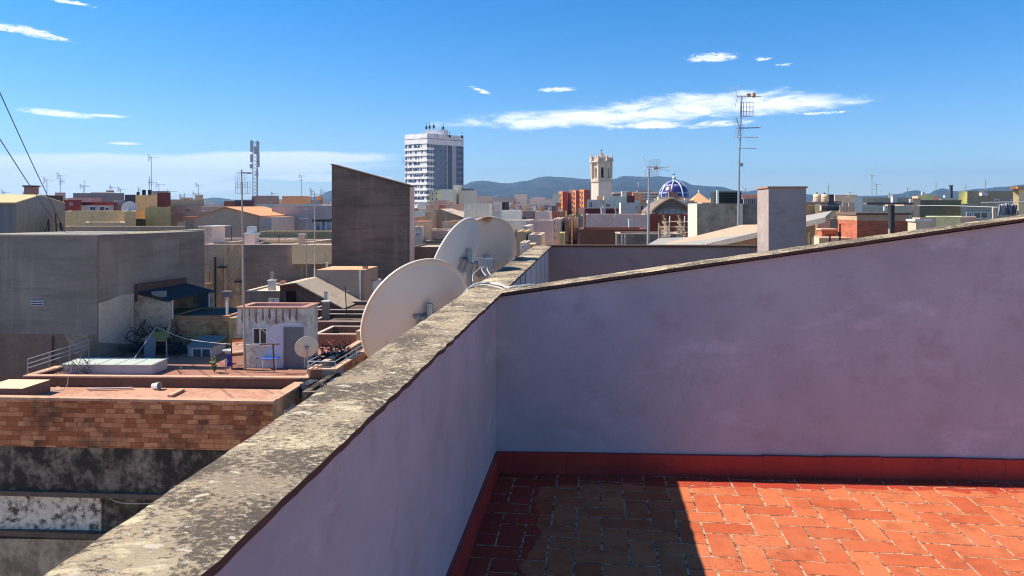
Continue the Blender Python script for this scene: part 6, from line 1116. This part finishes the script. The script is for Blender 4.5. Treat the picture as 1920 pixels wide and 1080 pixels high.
# ================================================================ filler rooftops, between and beyond
def clash(bb, pad=.5):
    for q in BOXES:
        if bb[0] < q[1]+pad and bb[1] > q[0]-pad and bb[2] < q[3]+pad and bb[3] > q[2]-pad: return True
    return False
rf_ = random.Random(21)
COLS = [((.64,.62,.60),'off-white'),((.46,.40,.33),'beige'),((.36,.33,.33),'grey'),((.42,.33,.30),'dusty pink'),((.50,.42,.26),'ochre'),((.30,.15,.11),'brick-red'),((.42,.40,.46),'lilac'),((.24,.22,.23),'dark grey'),((.70,.69,.70),'white'),((.45,.27,.17),'orange-brown')]
FM = [S(tuple(min(.72, x*1.12) for x in c), .35, tuple(x*.5 for x in c), .6, name='city_render') for c, _ in COLS]; FR = [ROOFGREY, ROOFRED, S((.45,.41,.37), .4, name='pale_city_roof'), S((.5,.24,.14), .4, name='tile_city_roof')]
secs = [(-20, 620, 100, 520, 60, 382, 392, 'on the left skyline'), (770, 1045, 105, 360, 66, 392, 402, 'below the hills beside the high-rise'), (770, 1045, 62, 104, 32, 408, 440, 'in the hollow behind the dishes'), (770, 1060, 380, 900, 26, 388.5, 392, 'at the foot of the central hills'), (1095, 1300, 180, 300, 20, 374, 384, 'around the church dome'), (1300, 1940, 105, 420, 40, 379, 388, 'on the right skyline'), (900, 1320, 450, 1000, 26, 382, 388, 'beyond the church')]
nf = 0; used = set()
PHR = [(60,'over the corrugated hall'),(130,'above the bright coping'),(240,'above the crimson roofs'),(330,'behind the yellow block'),(430,'left of the gable'),(520,'around the telecom mast'),(640,'beside the slanted wall'),(810,'left of the high-rise'),(880,'before the high-rise'),(930,'over the dishes'),(990,'below the hill saddle'),(1050,'left of the street'),(1110,'by the orange towers'),(1200,'by the belfry'),(1300,'by the blue dome'),(1420,'by the tall mast'),(1540,'behind the chimney'),(1620,'over the brick hut'),(1720,'by the pergola'),(1820,'right of the pergola'),(9999,'at the far right')]
FEAT = ['with a stair hut', 'with twin chimneys', 'with a small shed', 'bare-roofed']
def seen(bb_, Y, py):                                         # does anything nearer leave a part of this house in view?
    a_ = min(x_/y_ for x_ in bb_[:2] for y_ in bb_[2:])*1400+960; c_ = max(x_/y_ for x_ in bb_[:2] for y_ in bb_[2:])*1400+960; v = 0
    for q in range(12):
        x = a_+(c_-a_)*(q+.5)/12; t_ = min([s_[3] for s_ in SIL if s_[0] < Y and s_[1] <= x <= s_[2]]+[470])
        if x < 0 or x > 1920: continue
        if x > 985: t_ = min(t_, 462, 557-.3*(x-940) if x < 0 else 999)
        if py < t_-1.2: v += 1
    return v >= 3
SIL += [(35, -120, 381, 438), (60, -200, 122, 373), (78, 332, 505, 400), (92, 797, 890, 408), (395, 756, 870, 250), (350, 1106, 1149, 290), (105, 1222, 1302, 384), (450, 1047, 1106, 358), (30, 1293, 1424, 381), (7, 1420, 1513, 350), (5, 700, 870, 500), (6, 812, 960, 425), (24, 1572, 1704, 399), (9, 985, 1415, 462), (5, 940, 1920, 480)]
for (x0, x1, y0, y1, n_, p0, p1, where) in secs:
    for k in range(n_):
        for tries in range(60):
            Y = y0*(y1/y0)**rf_.random(); px = rf_.uniform(x0, x1); wm = rf_.uniform(4.5, 10) if x0 == 770 else rf_.uniform(6, 13); wp = wm/Y*1400; dp = rf_.uniform(6, 12)
            if px+wp > x1+10: continue
            bb = Blk(px, px+wp, 400, Y, dp).bb
            py = rf_.uniform(p0, p1)
            if clash(bb) or not seen(bb, Y, py): continue
            zt_ = PZ(py, Y); break
        else: continue
        i = rf_.choice([0,0,0,0,8,8,8,8,1,1,1,6,2,3,4,5,7,9]) if x0 < 1300 else rf_.choice([0,8,8,1,2,2,6,0]); fe = rf_.choice(FEAT); where = next(l for p_, l in PHR if px < p_)+(' and near' if Y < 100 else ' and farther back' if Y < 200 else ' and far off' if Y < 380 else ' and very distant'); fe = ('narrow ' if wm < 8 else 'mid-sized ' if wm < 10.5 else 'broad ')+fe; gname = '%s flat-roofed houses %s %s' % (COLS[i][1], fe, where)
        t, b = house('%s %s flat-roofed house %s, %s' % (fe.split()[0], COLS[i][1], ' '.join(fe.split()[1:]), where), px, px+wp, py, Y, dp, FM[i], rf_.choice(FR), par=.5, group=gname, th=.25, cap=rf_.choice([None, LIT, S((.3,.2,.17), .3, name='capd')]))
        cc = (b.A+b.C)/2; cc.z = b.zt-.5
        if 'hut' in fe: mb = MB(); mb.obox(b.A+FD*b.w*rf_.uniform(.1, .5)+d3_*1.5+Vector((0,0,b.zt-.5)), FD*2.6, d3_*2.5, (0,0,2.4)); part(mb, 'stair_hut', rf_.choice(FM), t)
        elif 'twin' in fe:
            for q in (.3, .6): stack(t, b.A+FD*b.w*q+d3_*1.2+Vector((0,0,b.zt-.5)), .6, 1.5, rf_.choice(FM), DARK if rf_.random() < .5 else WHITE)
        elif 'shed' in fe: mb = MB(); mb.obox(b.A+FD*b.w*.3+d3_*2+Vector((0,0,b.zt-.5)), FD*3.2, d3_*2, (0,0,1.6)); part(mb, 'shed', rf_.choice(FM), t)
        m_ = max(2, int(b.w/3))
        for fl in range(3):
            for j in range(m_):
                p = b.A+FD*(b.w*(j+.35)/m_)+Vector((0,0,b.zt-2.6-3.1*fl))
                mb = MB(); mb.obox(p-b.nf*.02, FD*1.1, (0,0,1.4), b.nf*.05); part(mb, 'window', GD if rf_.random() < .7 else plain((.3,.28,.26), .6, name='shutter'), t)
        nf += 1
        if rf_.random() < .28 and Y < 300:
            aerial('thin aerial standing on one %s house %s' % (COLS[i][1], where), px+wp*.5, py+2, py-rf_.uniform(8, 22)*min(1, 110/Y), Y+2, rf_.choice(['y','w','yv','y']), group='thin aerials on %s houses %s' % (COLS[i][1], where), ang=rf_.uniform(-1, 1), s=1.2)
# ---- far town as one mass, hills, ground
mb = MB(); rt = random.Random(5)
for k in range(3200):
    Y = rt.uniform(1050, 4200); px = rt.uniform(-60, 2000); 
    if rt.random() < .35: px = rt.gauss(1010, 60)
    x = PX(px, Y); w_ = rt.uniform(8, 30); h = rt.uniform(8, 22)+ (rt.random() < .06)*20; g0 = max(0, (Y-2600)*.012)
    mb.k = rt.randrange(5); mb.obox((x, Y, g0-2), (w_, -.3*w_*rt.random(), 0), (.1*w_, w_*.6, 0), (0,0,h+2))
tw = mb.build('distant_town', [S(c, .2, name='town') for c in ((.6,.58,.55),(.5,.44,.38),(.42,.3,.25),(.38,.36,.36),(.6,.36,.24))]); tw['kind'] = 'stuff'; tw['label'] = 'hazy far town spread between the rooftops and the hills'
RID = [(-400,382),(0,384),(200,383),(330,381),(380,372),(400,370),(450,374),(510,371),(550,375),(590,368),(622,356),(660,350),(700,347),(760,352),(868,346),(885,339),(912,338),(950,342.5),(985,338),(1015,330.5),(1030,329),(1060,331),(1105,334),(1130,337),(1150,334),(1170,328.5),(1200,329.5),(1215,330),(1235,329),(1255,331),(1280,338),(1300,346),(1350,349),(1380,356),(1400,358),(1425,355),(1450,358),(1500,362),(1570,368),(1610,366),(1650,365.5),(1690,362),(1700,358),(1720,356),(1740,363),(1755,355),(1765,352),(1790,357),(1840,353),(1880,349),(1920,345),(2300,330)]
def rid(px):
    for (a, ya), (b_, yb) in zip(RID, RID[1:]):
        if a <= px <= b_: t_ = (px-a)/(b_-a); t_ = t_*t_*(3-2*t_); return ya+(yb-ya)*t_
    return 384
mb = MB(); NX, NY = 340, 44; Y0, Y1, YR = 4300., 9500., 8000.
for j in range(NY+1):
    Y = Y0+(Y1-Y0)*j/NY
    for i in range(NX+1):
        px = -300+2500*i/NX; v = (Y-Y0)/(YR-Y0); x = PX(px, Y)
        zr_ = (385-rid(px))/1400*YR+EYE; env = min(1, v)**1.25 if v < 1 else max(0, 1-(Y-YR)/1500*.7)
        q = Vector((x/900, Y/900, 0)); nn_ = noise.fractal(q, 1.0, 2.0, 5); rg = abs(noise.fractal(Vector((x/500, Y/1400, 4.)), 1., 2., 4))
        z = zr_*env*(1+ (.30*nn_-.35*rg)*math.sin(math.pi*min(1, v))) + 6*noise.fractal(q*5, 1., 2., 3)*min(1, v*2); mb.v.append(Vector((x, Y, z-4)))
for j in range(NY):
    for i in range(NX): a = j*(NX+1)+i; mb.f.append((a, a+1, a+NX+2, a+NX+1)); mb.m.append(0); mb.c.append(.5)
m, tt, bb = base('hill_scrub', 1., .05); c = MIX(tt, SS(tt, nz(tt, scale=.006, det=8, rough=.7), .42, .62), (.016,.022,.010), (.05,.046,.026)); c = MIX(tt, SS(tt, nz(tt, scale=.0024, det=9, rough=.62), .655, .685), c, (.16,.14,.12)); tt.links.new(c, bb.inputs['Base Color'])
struct(mb, 'hills', m, True)
# ---- leave out what stands wholly hidden behind other things
def tree_of(o): return [o]+[q for c_ in o.children for q in tree_of(c_)]
for nm in 'apartment_building building.006 aerial_mast.002 building.049 building.051 building.054 building.071 building.104 building.138 building.139 building.140 building.142 aerial_mast.055 building.146 aerial_mast.056 building.154 building.155 building.156 building.157 building.158 building.162 aerial_mast.059 building.164 aerial_mast.061 building.181 building.182 building.183 aerial_mast.065 building.193 building.198 building.199 aerial_mast.068 building.200 building.202 building.205 building.206 building.207 building.208 building.215 building.216 building.217 building.218 building.225 building.227 building.148 building.173 building.177 building.184 building.188 building.212 building.230'.split():
    for q in tree_of(bpy.data.objects[nm]): bpy.data.objects.remove(q)
# ---- the air itself
hz = MB(); hz.box(-11000, 12000, -60, 13000, -2, 620); o = hz.build('haze', []); o['kind'] = 'stuff'; o['label'] = 'thin blue air fading the hills'
m = bpy.data.materials.new('haze'); m.use_nodes = True; tt = m.node_tree; tt.nodes.clear(); pv = tt.nodes.new('ShaderNodeVolumePrincipled'); pv.inputs['Density'].default_value = .00007; pv.inputs['Color'].default_value = (.38,.64,1,1); pv.inputs['Anisotropy'].default_value = .2; ou = tt.nodes.new('ShaderNodeOutputMaterial'); tt.links.new(pv.outputs[0], ou.inputs['Volume']); o.data.materials.clear(); o.data.materials.append(m)
# ================================================================ ground
mb = MB(); mb.poly([(-30000,-300,0), (30000,-300,0), (30000,30000,0), (-30000,30000,0)]); struct(mb, 'ground', stucco((.20,.17,.15), .3, sc_=.05, name='ground'))
